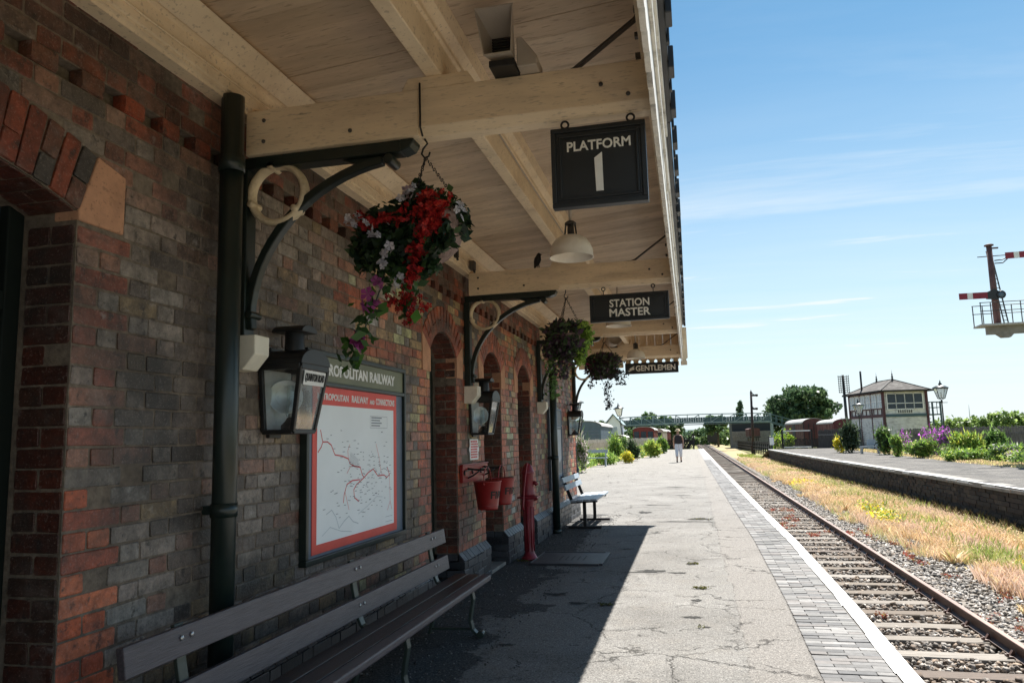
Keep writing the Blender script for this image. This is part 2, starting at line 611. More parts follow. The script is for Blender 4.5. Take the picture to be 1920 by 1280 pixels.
def ground_mat():
    """platform tarmac: worn surface, rough dark strip by the wall, seam, cracks"""
    m = bpy.data.materials.new('tarmac')
    MATS['tarmac'] = m
    m.use_nodes = True
    nt = m.node_tree
    N, L = nt.nodes, nt.links
    b = N['Principled BSDF']
    b.inputs['Roughness'].default_value = .9
    b.inputs['Specular IOR Level'].default_value = .25
    tc = N.new('ShaderNodeTexCoord')
    P = tc.outputs['Object']

    def nz(scale, detail=5, rough=.6, vec=P):
        t = N.new('ShaderNodeTexNoise')
        t.inputs['Scale'].default_value = scale
        t.inputs['Detail'].default_value = detail
        t.inputs['Roughness'].default_value = rough
        L.new(vec, t.inputs['Vector'])
        return t

    def mr(f, a, b_, c, d):
        q = N.new('ShaderNodeMapRange')
        q.inputs[1].default_value, q.inputs[2].default_value, q.inputs[3].default_value, q.inputs[4].default_value = a, b_, c, d
        L.new(f, q.inputs[0])
        return q.outputs[0]

    def math_(op, a, c):
        q = N.new('ShaderNodeMath')
        q.operation = op
        for i, x in enumerate((a, c)):
            if isinstance(x, (int, float)):
                q.inputs[i].default_value = x
            else:
                L.new(x, q.inputs[i])
        return q.outputs[0]

    def mix(f, a, c):
        q = N.new('ShaderNodeMix')
        q.data_type = 'RGBA'
        L.new(f, q.inputs[0])
        for i, x in ((6, a), (7, c)):
            if isinstance(x, tuple):
                q.inputs[i].default_value = (*x, 1)
            else:
                L.new(x, q.inputs[i])
        return q.outputs[2]

    big = nz(.9, 6, .6).outputs['Fac']
    mid = nz(4.0, 6, .65).outputs['Fac']
    fine = nz(85, 3, .7).outputs['Fac']
    col = mix(mr(big, .35, .65, 0, 1), (.165, .156, .143), (.258, .247, .229))
    col = mix(mr(mid, .5, .75, 0, .6), col, (.21, .19, .165))
    col = mix(mr(nz(.45, 7, .7).outputs['Fac'], .50, .66, 0, .55), col, (.13, .122, .11))
    col = mix(mr(nz(7, 5, .7).outputs['Fac'], .60, .70, 0, .6), col, (.09, .085, .078))
    col = mix(mr(nz(2.3, 6, .7).outputs['Fac'], .60, .74, 0, .6), col, (.36, .345, .32))
    sx = N.new('ShaderNodeSeparateXYZ')
    L.new(P, sx.inputs[0])
    X, Y = sx.outputs[0], sx.outputs[1]
    wob = mr(nz(1.6, 4, .6).outputs['Fac'], .3, .7, -.16, .16)
    xs = math_('ADD', X, math_('MULTIPLY', wob, .22))
    # strip near the paving: separate lay of tarmac, slightly redder
    f2 = mr(xs, .27, .285, 0, .55)
    col = mix(f2, col, (.225, .205, .185))
    # seam line
    d = math_('ABSOLUTE', math_('SUBTRACT', xs, .275), 0)
    col = mix(mr(math_('ADD', d, mr(mid, .3, .7, -.008, .02)), .0, .014, .75, 0), col, (.08, .07, .06))
    # rough dark strip by the wall
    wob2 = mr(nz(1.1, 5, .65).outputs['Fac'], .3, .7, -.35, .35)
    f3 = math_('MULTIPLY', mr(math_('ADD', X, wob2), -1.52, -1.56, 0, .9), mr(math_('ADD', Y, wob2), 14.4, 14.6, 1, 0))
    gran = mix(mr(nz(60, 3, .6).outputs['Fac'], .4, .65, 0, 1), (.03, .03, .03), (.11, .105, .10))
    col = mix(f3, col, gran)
    # far end: grey gravelly with dry moss
    f4 = mr(math_('ADD', Y, mr(mid, .3, .7, -3, 3)), 15, 40, 0, .55)
    col = mix(f4, col, (.29, .265, .23))
    # cracks
    ds = N.new('ShaderNodeVectorMath')
    ds.operation = 'ADD'
    sc = N.new('ShaderNodeVectorMath')
    sc.operation = 'SCALE'
    sc.inputs['Scale'].default_value = .55
    L.new(nz(2.2, 6, .7).outputs['Color'], sc.inputs[0])
    L.new(P, ds.inputs[0])
    L.new(sc.outputs[0], ds.inputs[1])
    cr = None
    for scale, wdt, mask_lo in ((.55, .012, .40), (1.5, .014, .50), (4.5, .016, .60)):
        v = N.new('ShaderNodeTexVoronoi')
        v.feature = 'DISTANCE_TO_EDGE'
        v.inputs['Scale'].default_value = scale
        L.new(ds.outputs[0], v.inputs['Vector'])
        k = mr(v.outputs['Distance'], 0, wdt * scale, 1, 0)
        k = math_('MULTIPLY', k, mr(nz(.8 + scale, 3).outputs['Fac'], mask_lo, mask_lo + .12, 0, .8))
        cr = k if cr is None else math_('MAXIMUM', cr, k)
    col = mix(cr, col, (.045, .04, .035))
    g = math_('MULTIPLY', mr(fine, .38, .64, .52, 1.36), mr(nz(32, 4, .75).outputs['Fac'], .36, .64, .74, 1.22))
    q = N.new('ShaderNodeVectorMath')
    q.operation = 'SCALE'
    L.new(col, q.inputs[0])
    L.new(g, q.inputs['Scale'])
    L.new(q.outputs[0], b.inputs['Base Color'])
    bn = N.new('ShaderNodeBump')
    bn.inputs['Strength'].default_value = .9
    bn.inputs['Distance'].default_value = .016
    hh = math_('SUBTRACT', math_('ADD', math_('MULTIPLY', fine, .5), math_('MULTIPLY', mid, .6)), math_('MULTIPLY', cr, .9))
    L.new(hh, bn.inputs['Height'])
    L.new(bn.outputs[0], b.inputs['Normal'])


ground_mat()


def mottled(name, c0, c1, c2, s0, s1, bump=.4, fine=40):
    m = bpy.data.materials.new(name)
    MATS[name] = m
    m.use_nodes = True
    nt = m.node_tree
    N, L = nt.nodes, nt.links
    b = N['Principled BSDF']
    b.inputs['Roughness'].default_value = .95
    b.inputs['Specular IOR Level'].default_value = .2
    tc = N.new('ShaderNodeTexCoord')

    def nz(s):
        t = N.new('ShaderNodeTexNoise')
        t.inputs['Scale'].default_value = s
        t.inputs['Detail'].default_value = 6
        t.inputs['Roughness'].default_value = .65
        L.new(tc.outputs['Object'], t.inputs['Vector'])
        q = N.new('ShaderNodeMapRange')
        q.inputs[1].default_value = .38
        q.inputs[2].default_value = .62
        L.new(t.outputs['Fac'], q.inputs[0])
        return q.outputs[0], t.outputs['Fac']
    cur = None
    for f, c in ((nz(s0)[0], c1), (nz(s1)[0], c2)):
        q = N.new('ShaderNodeMix')
        q.data_type = 'RGBA'
        L.new(f, q.inputs[0])
        if cur is None:
            q.inputs[6].default_value = (*c0, 1)
        else:
            L.new(cur, q.inputs[6])
            hf = N.new('ShaderNodeMath')
            hf.operation = 'MULTIPLY'
            hf.inputs[1].default_value = .6
            L.new(f, hf.inputs[0])
            L.new(hf.outputs[0], q.inputs[0])
        q.inputs[7].default_value = (*c, 1)
        cur = q.outputs[2]
    L.new(cur, b.inputs['Base Color'])
    bn = N.new('ShaderNodeBump')
    bn.inputs['Strength'].default_value = bump
    bn.inputs['Distance'].default_value = .03
    L.new(nz(fine)[1], bn.inputs['Height'])
    L.new(bn.outputs[0], b.inputs['Normal'])


mottled('ballast_bed', (.17, .15, .13), (.30, .275, .25), (.09, .08, .07), 3, 28, .9, 24)
mottled('gravel_top', (.10, .095, .09), (.21, .195, .175), (.055, .052, .05), .9, 7, 1.0, 30)
mottled('field', (.17, .19, .06), (.32, .26, .12), (.11, .14, .04), .05, .5, .3, 3)
mottled('dry_soil', (.42, .32, .19), (.34, .26, .15), (.24, .22, .09), 1.5, 9, .6, 30)
mottled('hill_far', (.10, .14, .14), (.13, .17, .15), (.08, .12, .12), .01, .03, 0, 1)
# ================================================================== station building
W = -2.19
OPEN = [dict(a=.86, b=2.306, s=2.30, crown=2.42, ring=.25, st=.26), dict(a=6.22, b=6.98, s=2.21, crown=2.41, ring=.24, st=.20),
        dict(a=7.95, b=8.73, s=2.21, crown=2.41, ring=.24, st=.20), dict(a=9.62, b=10.40, s=2.21, crown=2.41, ring=.24, st=.20)]
for o in OPEN:
    o['c'] = (o['a'] + o['b']) / 2
    o['w'] = (o['b'] - o['a']) / 2
    r_ = o['crown'] - o['s']
    o['R'] = (o['w'] ** 2 + r_ ** 2) / (2 * r_)
    o['zc'] = o['crown'] - o['R']
    o['th'] = math.asin(o['w'] / o['R'])
YN, YF = -9.0, 14.5  # near end drawn out unseen behind the camera to block light on the reveals
RED = [(.48, .105, .04), (.40, .088, .036), (.48, .135, .06), (.33, .072, .034)]
DRED = [(.28, .062, .032), (.22, .054, .030), (.32, .074, .036), (.19, .078, .05)]
YEL = [(.40, .28, .13), (.33, .23, .11), (.44, .32, .17), (.27, .185, .10)]
GREY = [(.26, .228, .195), (.20, .172, .148), (.33, .30, .265), (.16, .135, .112)]
SOOT = [(.085, .072, .064), (.11, .092, .08), (.065, .058, .053)]
PLUM = [(.24, .10, .068), (.19, .115, .085), (.28, .135, .09)]
BLUE = [(.036, .040, .050), (.048, .053, .062), (.026, .03, .037), (.062, .065, .075)]
JAMBS = [(2.306, 1), (6.22, -1), (6.98, 1), (7.95, -1), (8.73, 1), (9.62, -1), (10.40, 1), (14.5, -1)]


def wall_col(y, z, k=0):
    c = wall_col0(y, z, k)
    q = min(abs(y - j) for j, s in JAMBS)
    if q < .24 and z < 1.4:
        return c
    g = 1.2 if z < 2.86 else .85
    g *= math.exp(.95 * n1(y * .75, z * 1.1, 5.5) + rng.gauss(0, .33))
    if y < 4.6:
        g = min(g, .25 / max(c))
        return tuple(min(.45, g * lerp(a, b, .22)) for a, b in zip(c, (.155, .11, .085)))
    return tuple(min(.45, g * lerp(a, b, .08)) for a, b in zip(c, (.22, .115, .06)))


def wall_col0(y, z, k=0):
    q = min((abs(y - j), j) for j, s in JAMBS if (y - j) * s > -.05) if any((y - j) * s > -.05 for j, s in JAMBS) else (9, 0)
    r = rng.random()
    nz = n1(y * .9, z * .9, 3.1)
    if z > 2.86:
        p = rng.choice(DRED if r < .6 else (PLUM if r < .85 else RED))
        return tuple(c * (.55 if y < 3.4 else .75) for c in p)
    if q[0] < .235 and z < 2.5:
        pal = RED
        if q[1] == 2.306 and z > 1.30 + .3 * nz:
            pal = DRED if r < .35 else (PLUM if r < .7 else (GREY if r < .85 else SOOT))
        if q[1] == 14.5 and r < .4:
            pal = DRED
        return rng.choice(pal)
    if y < 2.9:
        pal = GREY if r < .62 else (PLUM if r < .78 else (SOOT if r < .92 else YEL))
        if z > 2.3:
            pal = PLUM if r < .3 else (GREY if r < .55 else (SOOT if r < .8 else DRED))
    elif y < 4.3:
        pal = SOOT if r < .55 else (GREY if r < .80 else (PLUM if r < .95 else YEL))
        if z < .9:
            pal = SOOT if r < .5 else (YEL if r < .65 else GREY)
    elif y < 6.3:
        t_ = min(1, (y - 4.3) / 1.0)
        pal = YEL if r < .16 + .40 * t_ else (GREY if r < .62 else (SOOT if r < .86 else PLUM))
        if int(round((z - .03) / .075)) in (27, 28, 31, 32) and y > 4.4:
            pal = RED if r < .8 else DRED
    elif y < 10.9:
        pal = YEL if r < .38 else (RED if r < .85 else SOOT)
    else:
        pal = DRED if r < .5 else (YEL if r < .7 else (SOOT if r < .85 else RED))
    c = rng.choice(pal)
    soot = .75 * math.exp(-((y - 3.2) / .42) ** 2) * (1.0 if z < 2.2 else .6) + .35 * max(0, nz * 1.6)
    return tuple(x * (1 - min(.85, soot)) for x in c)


def brick_face(mb, org, U, V, N, u0, u1, v0, v1, proud, col, worn=.0030):
    a, b = u1 - u0, v1 - v0
    cu, cv = min(.005, a * .2), min(.005, b * .2)
    out = [(u0 + cu, v0), (u1 - cu, v0), (u1, v0 + cv), (u1, v1 - cv), (u1 - cu, v1), (u0 + cu, v1), (u0, v1 - cv), (u0, v0 + cv)]
    j = lambda s: rng.uniform(-s, s)
    tilt = j(.0012)
    vs = []
    for i, (u, v) in enumerate(out):
        vs.append(org + U * (u + j(worn)) + V * (v + j(worn)) + N * (proud - .002 + j(.0006)))
    for i, (u, v) in enumerate(out):
        vs.append(org + U * (lerp(u, (u0 + u1) / 2, -.004)) + V * (lerp(v, (v0 + v1) / 2, -.02)) - N * .012)
    ins = []
    for i, (u, v) in enumerate(out):
        uu = u + (.0022 if u < (u0 + u1) / 2 else -.0022)
        vv = v + (.0022 if v < (v0 + v1) / 2 else -.0022)
        ins.append(org + U * (uu + j(.001)) + V * (vv + j(.001)) + N * (proud + tilt + j(.0008)))
    fs = [tuple(range(16, 24))]
    for i in range(8):
        k = (i + 1) % 8
        fs.append((i, k, 16 + k, 16 + i))
        fs.append((8 + i, 8 + k, k, i))
    mb.add(vs + ins, fs, col)


def brick_panel(mb, org, U, V, N, v0, nrow, ints, colfn, course=.075, joint=.0095, proud=.0035, ph=0.0, st=.225, hd=.1125, k0=0):
    org, U, V, N = Vector(org), Vector(U), Vector(V), Vector(N)
    per = st + hd
    for k in range(k0, k0 + nrow):
        z0 = v0 + (k - k0) * course
        zm = z0 + course / 2
        off = ph + (0 if k % 2 else per / 2)
        for a, b in ints(zm, k):
            if b - a < .03:
                continue
            cuts = [a]
            i = math.floor((a - off) / per) - 1
            u = off + i * per
            while u < b:
                for w in (st, hd):
                    u += w
                    if a + .06 < u < b - .06:
                        cuts.append(u + rng.uniform(-.004, .004))
            cuts.append(b)
            for p, q in zip(cuts[:-1], cuts[1:]):
                brick_face(mb, org, U, V, N, p + joint / 2, q - joint / 2, z0 + joint / 2 + rng.uniform(-.0015, .0015), z0 + course - joint / 2 + rng.uniform(-.0015, .0015), (proud + rng.uniform(-.002, .003)) if rng.random() > .05 else -.004, colfn((p + q) / 2, zm, k))


def open_half(o, z):
    """half width kept free of coursed bricks at height z"""
    Re = o['R'] + o['ring']
    h = 0
    if z < o['s']:
        h = o['w']
    if (o['s'] - .03 if o['w'] > .5 else o['s'] - .19) < z < o['s'] + (.21 if o['w'] > .5 else .25):
        h = max(h, o['w'] + (.235 if o['w'] > .5 else o['st']))
    if z >= o['s'] and z < o['zc'] + Re:
        h = max(h, min(math.sqrt(Re * Re - (z - o['zc']) ** 2), Re * math.sin(o['th'])))
    return h


def wall_ints(z, k):
    segs = [(-.2, YF)]
    for o in OPEN:
        h = open_half(o, z)
        if h:
            a, b = o['c'] - h, o['c'] + h
            segs = [x for s in segs for x in (((s[0], min(s[1], a)), (max(s[0], b), s[1])) if a < s[1] and b > s[0] else (s,)) if x[1] - x[0] > .02]
    return segs


bld = thing('station_building', 'long brick station building with arched doorways under the platform canopy', 'building', (-2.19, 7, 0), world=True)
back = MB()
piers = [(YN, OPEN[0]['a'])] + [(OPEN[i]['b'], OPEN[i + 1]['a']) for i in range(3)] + [(OPEN[3]['b'], YF)]
for a, b in piers:
    back.span(-2.60, W, a, b, -.05, 2.775)
for o in OPEN:
    arc = [(o['c'] + o['R'] * math.sin(t), o['zc'] + o['R'] * math.cos(t)) for t in [lerp(-o['th'], o['th'], i / 14) for i in range(15)]]
    for (p, q) in zip(arc[:-1], arc[1:]):
        back.prism([p, q, (q[0], 2.775), (p[0], 2.775)], 'x', -2.60, W)
back.span(-2.60, W - .055, YN, YF, 2.7752, 2.8498)
back.span(-2.60, W, YN, YF, 2.85, 3.6)
wall = back.build('brick_wall', 'mortar', bld)
bk = MB()
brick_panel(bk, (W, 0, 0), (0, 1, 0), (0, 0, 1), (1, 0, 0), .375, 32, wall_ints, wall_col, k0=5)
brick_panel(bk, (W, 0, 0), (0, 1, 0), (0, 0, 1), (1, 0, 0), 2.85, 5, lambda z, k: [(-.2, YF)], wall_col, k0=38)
# course of dog-tooth headers
y = -.2
i = 0
while y < YF - .12:
    c = tuple(x * (.75 if y < 3 else .5) for x in rng.choice(RED if i % 4 == 0 else DRED))
    brick_face(bk, Vector((W, 0, 0)), Vector((0, 1, 0)), Vector((0, 0, 1)), Vector((1, 0, 0)), y, y + .112, 2.781, 2.844, .014, c)
    bk.span(W - .05, W + .008, y + .002, y + .110, 2.7755, 2.8495, c)
    y += .226
    i += 1
# far reveals of the openings, shade of the recess put into the brick colours
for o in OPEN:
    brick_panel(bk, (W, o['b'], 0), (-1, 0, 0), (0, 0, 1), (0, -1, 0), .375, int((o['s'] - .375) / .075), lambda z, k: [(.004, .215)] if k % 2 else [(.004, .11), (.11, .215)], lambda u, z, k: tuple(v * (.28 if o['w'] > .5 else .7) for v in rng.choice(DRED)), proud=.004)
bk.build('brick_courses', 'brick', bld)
for o in OPEN:
    vb = MB()
    n = int(round(2 * o['th'] * (o['R'] + .12) / .078))
    for i in range(n):
        t0 = lerp(-o['th'], o['th'], i / n)
        t1 = lerp(-o['th'], o['th'], (i + 1) / n)
        tm = (t0 + t1) / 2
        U = Vector((0, math.cos(tm), -math.sin(tm)))
        V = Vector((0, math.sin(tm), math.cos(tm)))
        org = Vector((W, o['c'], o['zc'])) + V * o['R']
        wd = (t1 - t0) * (o['R'] + .1)
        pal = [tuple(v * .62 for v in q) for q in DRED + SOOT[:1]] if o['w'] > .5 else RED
        if o['w'] > .5 or i % 2:
            cs = [(0, .11), (.11, o['ring'])] if i % 2 else [(0, o['ring'])]
        else:
            cs = [(0, o['ring'])]
        for p, q in cs:
            brick_face(vb, org, U, V, Vector((1, 0, 0)), -wd / 2 + .004, wd / 2 - .004, p + .004, q - .004, .011, rng.choice(pal))
    for i in range(n):
        t0 = lerp(-o['th'], o['th'], i / n)
        t1 = lerp(-o['th'], o['th'], (i + 1) / n)
        tm = (t0 + t1) / 2
        D = Vector((0, math.sin(tm), math.cos(tm)))
        wd = (t1 - t0) * o['R']
        cs = [(.004, .215)] if i % 2 else [(.004, .11), (.11, .215)]
        for p, q in cs:
            brick_face(vb, Vector((W, o['c'], o['zc'])) + D * o['R'], Vector((-1, 0, 0)), Vector((0, math.cos(tm), -math.sin(tm))), -D, p + .003, q - .003, -wd / 2 + .004, wd / 2 - .004, .004, tuple(v * (.3 if o['w'] > .5 else .6) for v in rng.choice(DRED)))  # soffit bricks darkened too, shade put into their colour
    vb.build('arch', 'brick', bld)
    for sgn in (-1, 1):
        sb = MB()
        e = (o['c'] + sgn * (o['R'] + o['ring']) * math.sin(o['th']), o['zc'] + (o['R'] + o['ring']) * math.cos(o['th']))
        j = o['c'] + sgn * o['w']
        if o['w'] > .5:
            poly = [(j, o['s'] + .004), (j, o['s'] - .035), (j + sgn * .228, o['s'] - .035), (j + sgn * .23, o['s'] + .20), e]
        else:
            poly = [(j, o['s'] - .19), (j, o['s']), e, (j + sgn * .198, o['s'] + .25), (j + sgn * .198, o['s'] - .19)]
        poly = [(py_ - sgn * .003, pz_) if abs(py_ - j) < 1e-6 else (py_, pz_) for py_, pz_ in poly]
        if sgn < 0:
            poly = poly[::-1]
        sb.prism(poly, 'x', W - .1, W + .012)
        sb.build('springer_stone', 'stone', bld, bevel=.006)
# plinth of blue engineering bricks
for ip, (a, b) in enumerate(piers):
    pl = MB()
    pl.prism([(W - .30, 0), (W + .05, 0), (W + .05, .30), (W - .005, .37), (W - .30, .37)], 'y', a, b, (.03, .032, .038))
    a2 = max(a, -.2)
    brick_panel(pl, (W + .05, 0, 0), (0, 1, 0), (0, 0, 1), (1, 0, 0), .0, 4, lambda z, k: [(a2, b)], lambda u, z, k: rng.choice(BLUE), proud=.009)
    y = a2
    sl = Vector((-.062, 0, .072))
    ln = sl.length
    Vd = sl.normalized()
    Nd = Vector((Vd.z, 0, -Vd.x))
    while y < b - .05:
        e = min(y + .1125, b)
        brick_face(pl, Vector((W + .058, 0, .301)), Vector((0, 1, 0)), Vd, Nd, y + .004, e - .004, 0, ln, .006, rng.choice(BLUE))
        y = e
    if ip == 0:
        pl.build('plinth', 'blue_brick', bld)
        continue
    o = OPEN[ip - 1]
    brick_panel(pl, (W + .05, o['b'], 0), (-1, 0, 0), (0, 0, 1), (0, -1, 0), 0, 5, lambda z, k: [(.004 if z < .3 else .06, .27)], lambda u, z, k: rng.choice(BLUE), proud=.004)
    pl.build('plinth', 'blue_brick', bld)
# doors set back in the openings
for o in OPEN:
    d = MB()
    x = W - .235
    a, b = o['a'], o['b']
    d.span(x - .05, x, a, a + .07, 0, 2.35)
    d.span(x - .05, x, b - .07, b, 0, 2.35)
    d.span(x - .05, x + .002, a + .07, b - .07, 1.93, 2.0)
    fr = d.build('door_frame', 'door_dark' if o['w'] > .5 else 'green_paint', bld, bevel=.006)
    p = MB()
    p.span(x - .06, x - .03, a + .07, b - .07, .02, 1.93)
    for z0, z1 in ((.15, .75), (.9, 1.8)):
        for y0, y1 in ((a + .14, o['c'] - .05), (o['c'] + .05, b - .14)):
            p.span(x - .035, x - .022, y0, y1, z0, z1)
    p.build('door', 'door_dark', bld, bevel=.005)
    g = MB()
    g.span(x - .05, x - .04, a + .07, b - .07, 2.0, 2.45)
    g.build('fanlight', 'dark_glass', bld)
    st = MB()
    st.span(-2.55, W + .02, a, b, -.03, .035)
    st.build('door_step', 'concrete', bld, bevel=.008)
rear = MB()
rear.span(-8.5, -2.601, YN, YF - .002, -.5, 3.9)
rear.build('rear_wall', 'mortar', bld)
rf = MB()
rf.prism([(-9, 3.85), (-2.3, 3.85), (-5.5, 6.3)], 'y', YN - .2, YF + .15)
rf.build('roof', 'slate_roof', bld)
BEAMY = [3.28, 7.23, 10.9, 14.3]
for by in [-.6] + BEAMY:
    cb = MB()
    cb.prism([(W - .05, 1.955), (-2.05, 1.955), (-2.05, 1.86), (-2.115, 1.785), (W - .05, 1.785)], 'y', by + .005, by + .135)
    cb.build('corbel', 'corbel_paint', bld, bevel=.006)
for py, x in ((3.12, -2.09), (11.62, -2.08)):
    dp = MB()
    top = 3.1 if py < 5 else 2.8
    dp.tube([(x, py, 0), (x, py, top)], .054, 20)
    dp.tube([(x, py, 2.72), (x, py, 2.80)], .062, 20)
    dp.tube([(x, py, 1.1), (x, py, 1.16)], .060, 20)
    dp.tube([(x, py, 0), (x, py, .06)], .066, 20)
    dp.span(W, x, py - .02, py + .02, 1.11, 1.15)
    dp.build('downpipe', 'pipe_green', bld)

# ================================================================== canopy
can = thing('platform_canopy', 'cream boarded platform canopy on painted timber beams and iron brackets', 'canopy', (-1.1, 7, 3.0), world=True)
ceil_z = lambda x: 3.335 + .085 * (x + 2.1)
cz = MB()
y = -9.0  # canopy also lengthened unseen behind the camera to hold back light
base = [(.64, .51, .37), (.60, .475, .34), (.68, .55, .40), (.57, .45, .32)]
while y < 14.6:
    w = .178 if y > 0 else .6
    dz = rng.uniform(-.0015, .0015)
    c = rng.choice(base)
    x0, x1 = -2.15, -.095
    vs = []
    for yy in (y + .0012, y + w - .0012):
        for ch in (0,):
            vs += [(x0, yy, ceil_z(x0) + dz), (x1, yy, ceil_z(x1) + dz), (x1, yy, ceil_z(x1) + .03), (x0, yy, ceil_z(x0) + .03)]
    cz.add(vs, [(0, 1, 5, 4), (1, 2, 6, 5), (2, 3, 7, 6), (3, 0, 4, 7), (3, 2, 1, 0), (4, 5, 6, 7)], c)
    y += w
cz.build('ceiling_boards', 'cream_board', can)
r_ = MB()
r_.prism([(-2.65, ceil_z(-2.65) + .031), (-.072, ceil_z(-.05) + .031), (-.072, ceil_z(-.05) + .09), (-2.65, ceil_z(-2.65) + .35)], 'y', -9, 14.66)
r_.build('roof_sheet', 'roof_dark', can)
wp = MB()
prof = [(W + .001, 3.085), (-2.115, 3.085), (-2.112, 3.10), (-2.098, 3.103), (-2.098, 3.118), (-2.088, 3.122), (-2.085, 3.235), (-2.06, 3.24)]
prof += [(-2.06 + .055 * (1 - math.cos(t)) + .015, 3.275 - .04 * math.cos(t) + .0) for t in [lerp(0, 2.4, i / 8) for i in range(9)]]
prof += [(-1.99, 3.345), (W + .001, 3.36)]
wp.prism(prof[::-1], 'y', -9, 14.6)
wp.build('wall_plate', 'cream', can)
pu = MB()
pu.prism([(-1.16, 3.157), (-1.08, 3.157), (-1.075, 3.30), (-1.06, 3.305), (-1.06, 3.33), (-1.02, 3.36), (-1.0, 3.43), (-1.165, 3.43)], 'y', -9, 14.6)
pu.build('purlin', 'cream', can, bevel=.006)
cab = MB()
pts = [(-2.078, -6 + .5 * k, 3.165 + .006 * math.sin(k * 2.1) + .003 * math.sin(k * .7)) for k in range(41)]
cab.tube(pts, .0055, 6)
for k in range(0, 41, 2):
    cab.box((-2.082, -6 + .5 * k, 3.166), (.012, .02, .022))
cab.build('cable', 'cream', can)
cab = MB()
cab.tube([(-1.066, 3.6, 3.30), (-1.066, 5.0, 3.285), (-1.064, 7.1, 3.295), (-1.066, 9.0, 3.285), (-1.064, 12.5, 3.29)], .006, 6)
cab.build('cable', 'grey_enamel', can)
ib = MB()
ib.span(-.135, -.10, -9, 14.6, 3.09, 3.50)
ib.build('fascia_board', 'cream', can)
for i, by in enumerate([-4.5] + [-.6] + BEAMY):
    b = MB()
    y0, y1 = by, by + .14
    ym = by + .07
    b.prism([(y0, 2.866), (y1, 2.866), (y1, 3.095), (y0, 3.095)], 'x', -2.12, -1.2)
    z = 2.866
    b.prism([(y0 + .035, z), (y1 - .035, z), (y1, z + .04), (y1, 3.095), (y0, 3.095), (y0, z + .04)], 'x', -1.2, -.10)
    b.build('beam', 'cream_beam', can, bevel=.004)
    for bx_, bz_ in ((-2.02, 2.93), (-2.02, 3.04), (-1.55, 2.93), (-.32, 3.0), (-.2, 2.94)):
        bt = MB()
        bt.lathe([(0, -.008), (.009, -.006), (.011, 0), (0, .001)], (bx_, by - .0005, bz_), 8, (0, 1, 0))
        bt.build('bolt', 'iron_grey', can)
    pb = MB()
    pb.prism([(-1.28, 3.10), (-1.25, 3.156), (-.95, 3.156), (-.915, 3.10), (-.915, 3.0955), (-1.28, 3.0955)][::-1], 'y', y0 + .002, y1)
    pb.build('packing_block', 'cream_beam', can, bevel=.008)
    s = MB()
    s.strap([(-.58, ym, 3.10), (-.49, ym, 3.104), (-.45, ym, 3.12), (-.16, ym, 3.325), (-.14, ym, 3.36)], .035, .012, (0, 1, 0))
    for z in (3.13, 3.23, 3.36):
        s.box((-.146, ym - .03, z), (.03, .03, .022))
    s.build('brace_strap', 'iron_grey', can)
    if i < 2:
        continue
    br = MB()
    br.span(-2.17, -1.30, ym - .045, ym + .045, 2.805, 2.8645)
    br.prism([(-1.30, 2.805), (-1.25, 2.822), (-1.235, 2.845), (-1.23, 2.8645), (-1.30, 2.8645)], 'y', ym - .05, ym + .05)
    br.span(-2.185, -2.125, ym - .045, ym + .045, 1.956, 2.805)
    cv = []
    for k in range(17):
        t = lerp(0.03, 1.42, k / 16)
        cv.append((-1.28 - .845 * math.cos(t), ym, 2.03 + .765 * math.sin(t)))
    br.strap(cv, .05, .042, (0, 1, 0))
    br.strap([cv[0], (-2.12, ym, 1.99)], .05, .05, (0, 1, 0))
    br.tube([(-1.36, ym - .055, 2.775), (-1.36, ym + .055, 2.775)], .026, 12)
    br.prism([(-1.62, 2.805), (-1.37, 2.805), (-1.40, 2.78), (-1.5, 2.765)], 'y', ym - .02, ym + .02)
    br.tube([(-2.10, ym - .05, 2.06), (-2.10, ym + .05, 2.06)], .018, 10)
    bo = br.build('bracket', 'green_paint', can, bevel=.005)
    rg = MB()
    rg.ring((-1.975, ym, 2.672), .148, .019, (0, 1, 0), 40, 10, squash=(1, 1.9))
    for t in (100, 200, 320):
        a = rad(t)
        rg.lathe([(0, -.045), (.017, -.045), (.018, -.03), (.015, .0), (.018, .03), (.017, .045), (0, .045)], (-1.975 + .141 * math.cos(a), ym, 2.672 + .141 * math.sin(a)), 10, (0, 1, 0))
    rg.build('ring', 'ring_paint', bo)
# side valance, its boards rounded at the bottom
va = MB()
y = -9.0
while y < 14.6:
    w = .150
    xo = -.078 - .0030 * max(0, y - 3)
    z0 = 2.79 + rng.uniform(-.005, .005)
    pts = [(y + .003, 3.50), (y + .003, z0 + .04)]
    pts += [(y + w / 2 - (w / 2 - .003) * math.cos(t), z0 + .04 - .04 * math.sin(t)) for t in [lerp(0, math.pi, k / 6) for k in range(1, 6)]]
    pts += [(y + w - .003, z0 + .04), (y + w - .003, 3.50)]
    va.prism(pts, 'x', xo - .022, xo)
    y += w
va.build('side_valance', 'valance_white', can)
mo = MB()
for (z0, z1, dx) in ((3.02, 3.07, .016), (3.20, 3.225, .012), (3.40, 3.50, .022)):
    for ya, yb in ((-9, 5), (5, 10), (10, 14.6)):
        xo = -.078 - .0030 * max(0, (ya + yb) / 2 - 3)
        mo.span(xo, xo + dx, ya + .001, yb - .001, z0, z1)
mo.build('valance_moulding', 'valance_white', can, bevel=.004)
gu = MB()
for ya, yb in ((-9, 5), (5, 10), (10, 14.66)):
    xo = -.072 - .0030 * max(0, (ya + yb) / 2 - 3)
    gu.span(xo, xo + .052, ya + .001, yb - .001, 3.50, 3.57)
y = -1
k = 0
while y < 14.5:
    xo = -.072 - .0030 * max(0, y - 3)
    h = .15 if k % 2 == 0 else .05
    gu.span(xo + .05, xo + (.085 if k % 2 == 0 else .068), y, y + h, 3.46, 3.59)
    y += .285
    k += 1
gu.build('gutter', 'iron_black', can, bevel=.006)
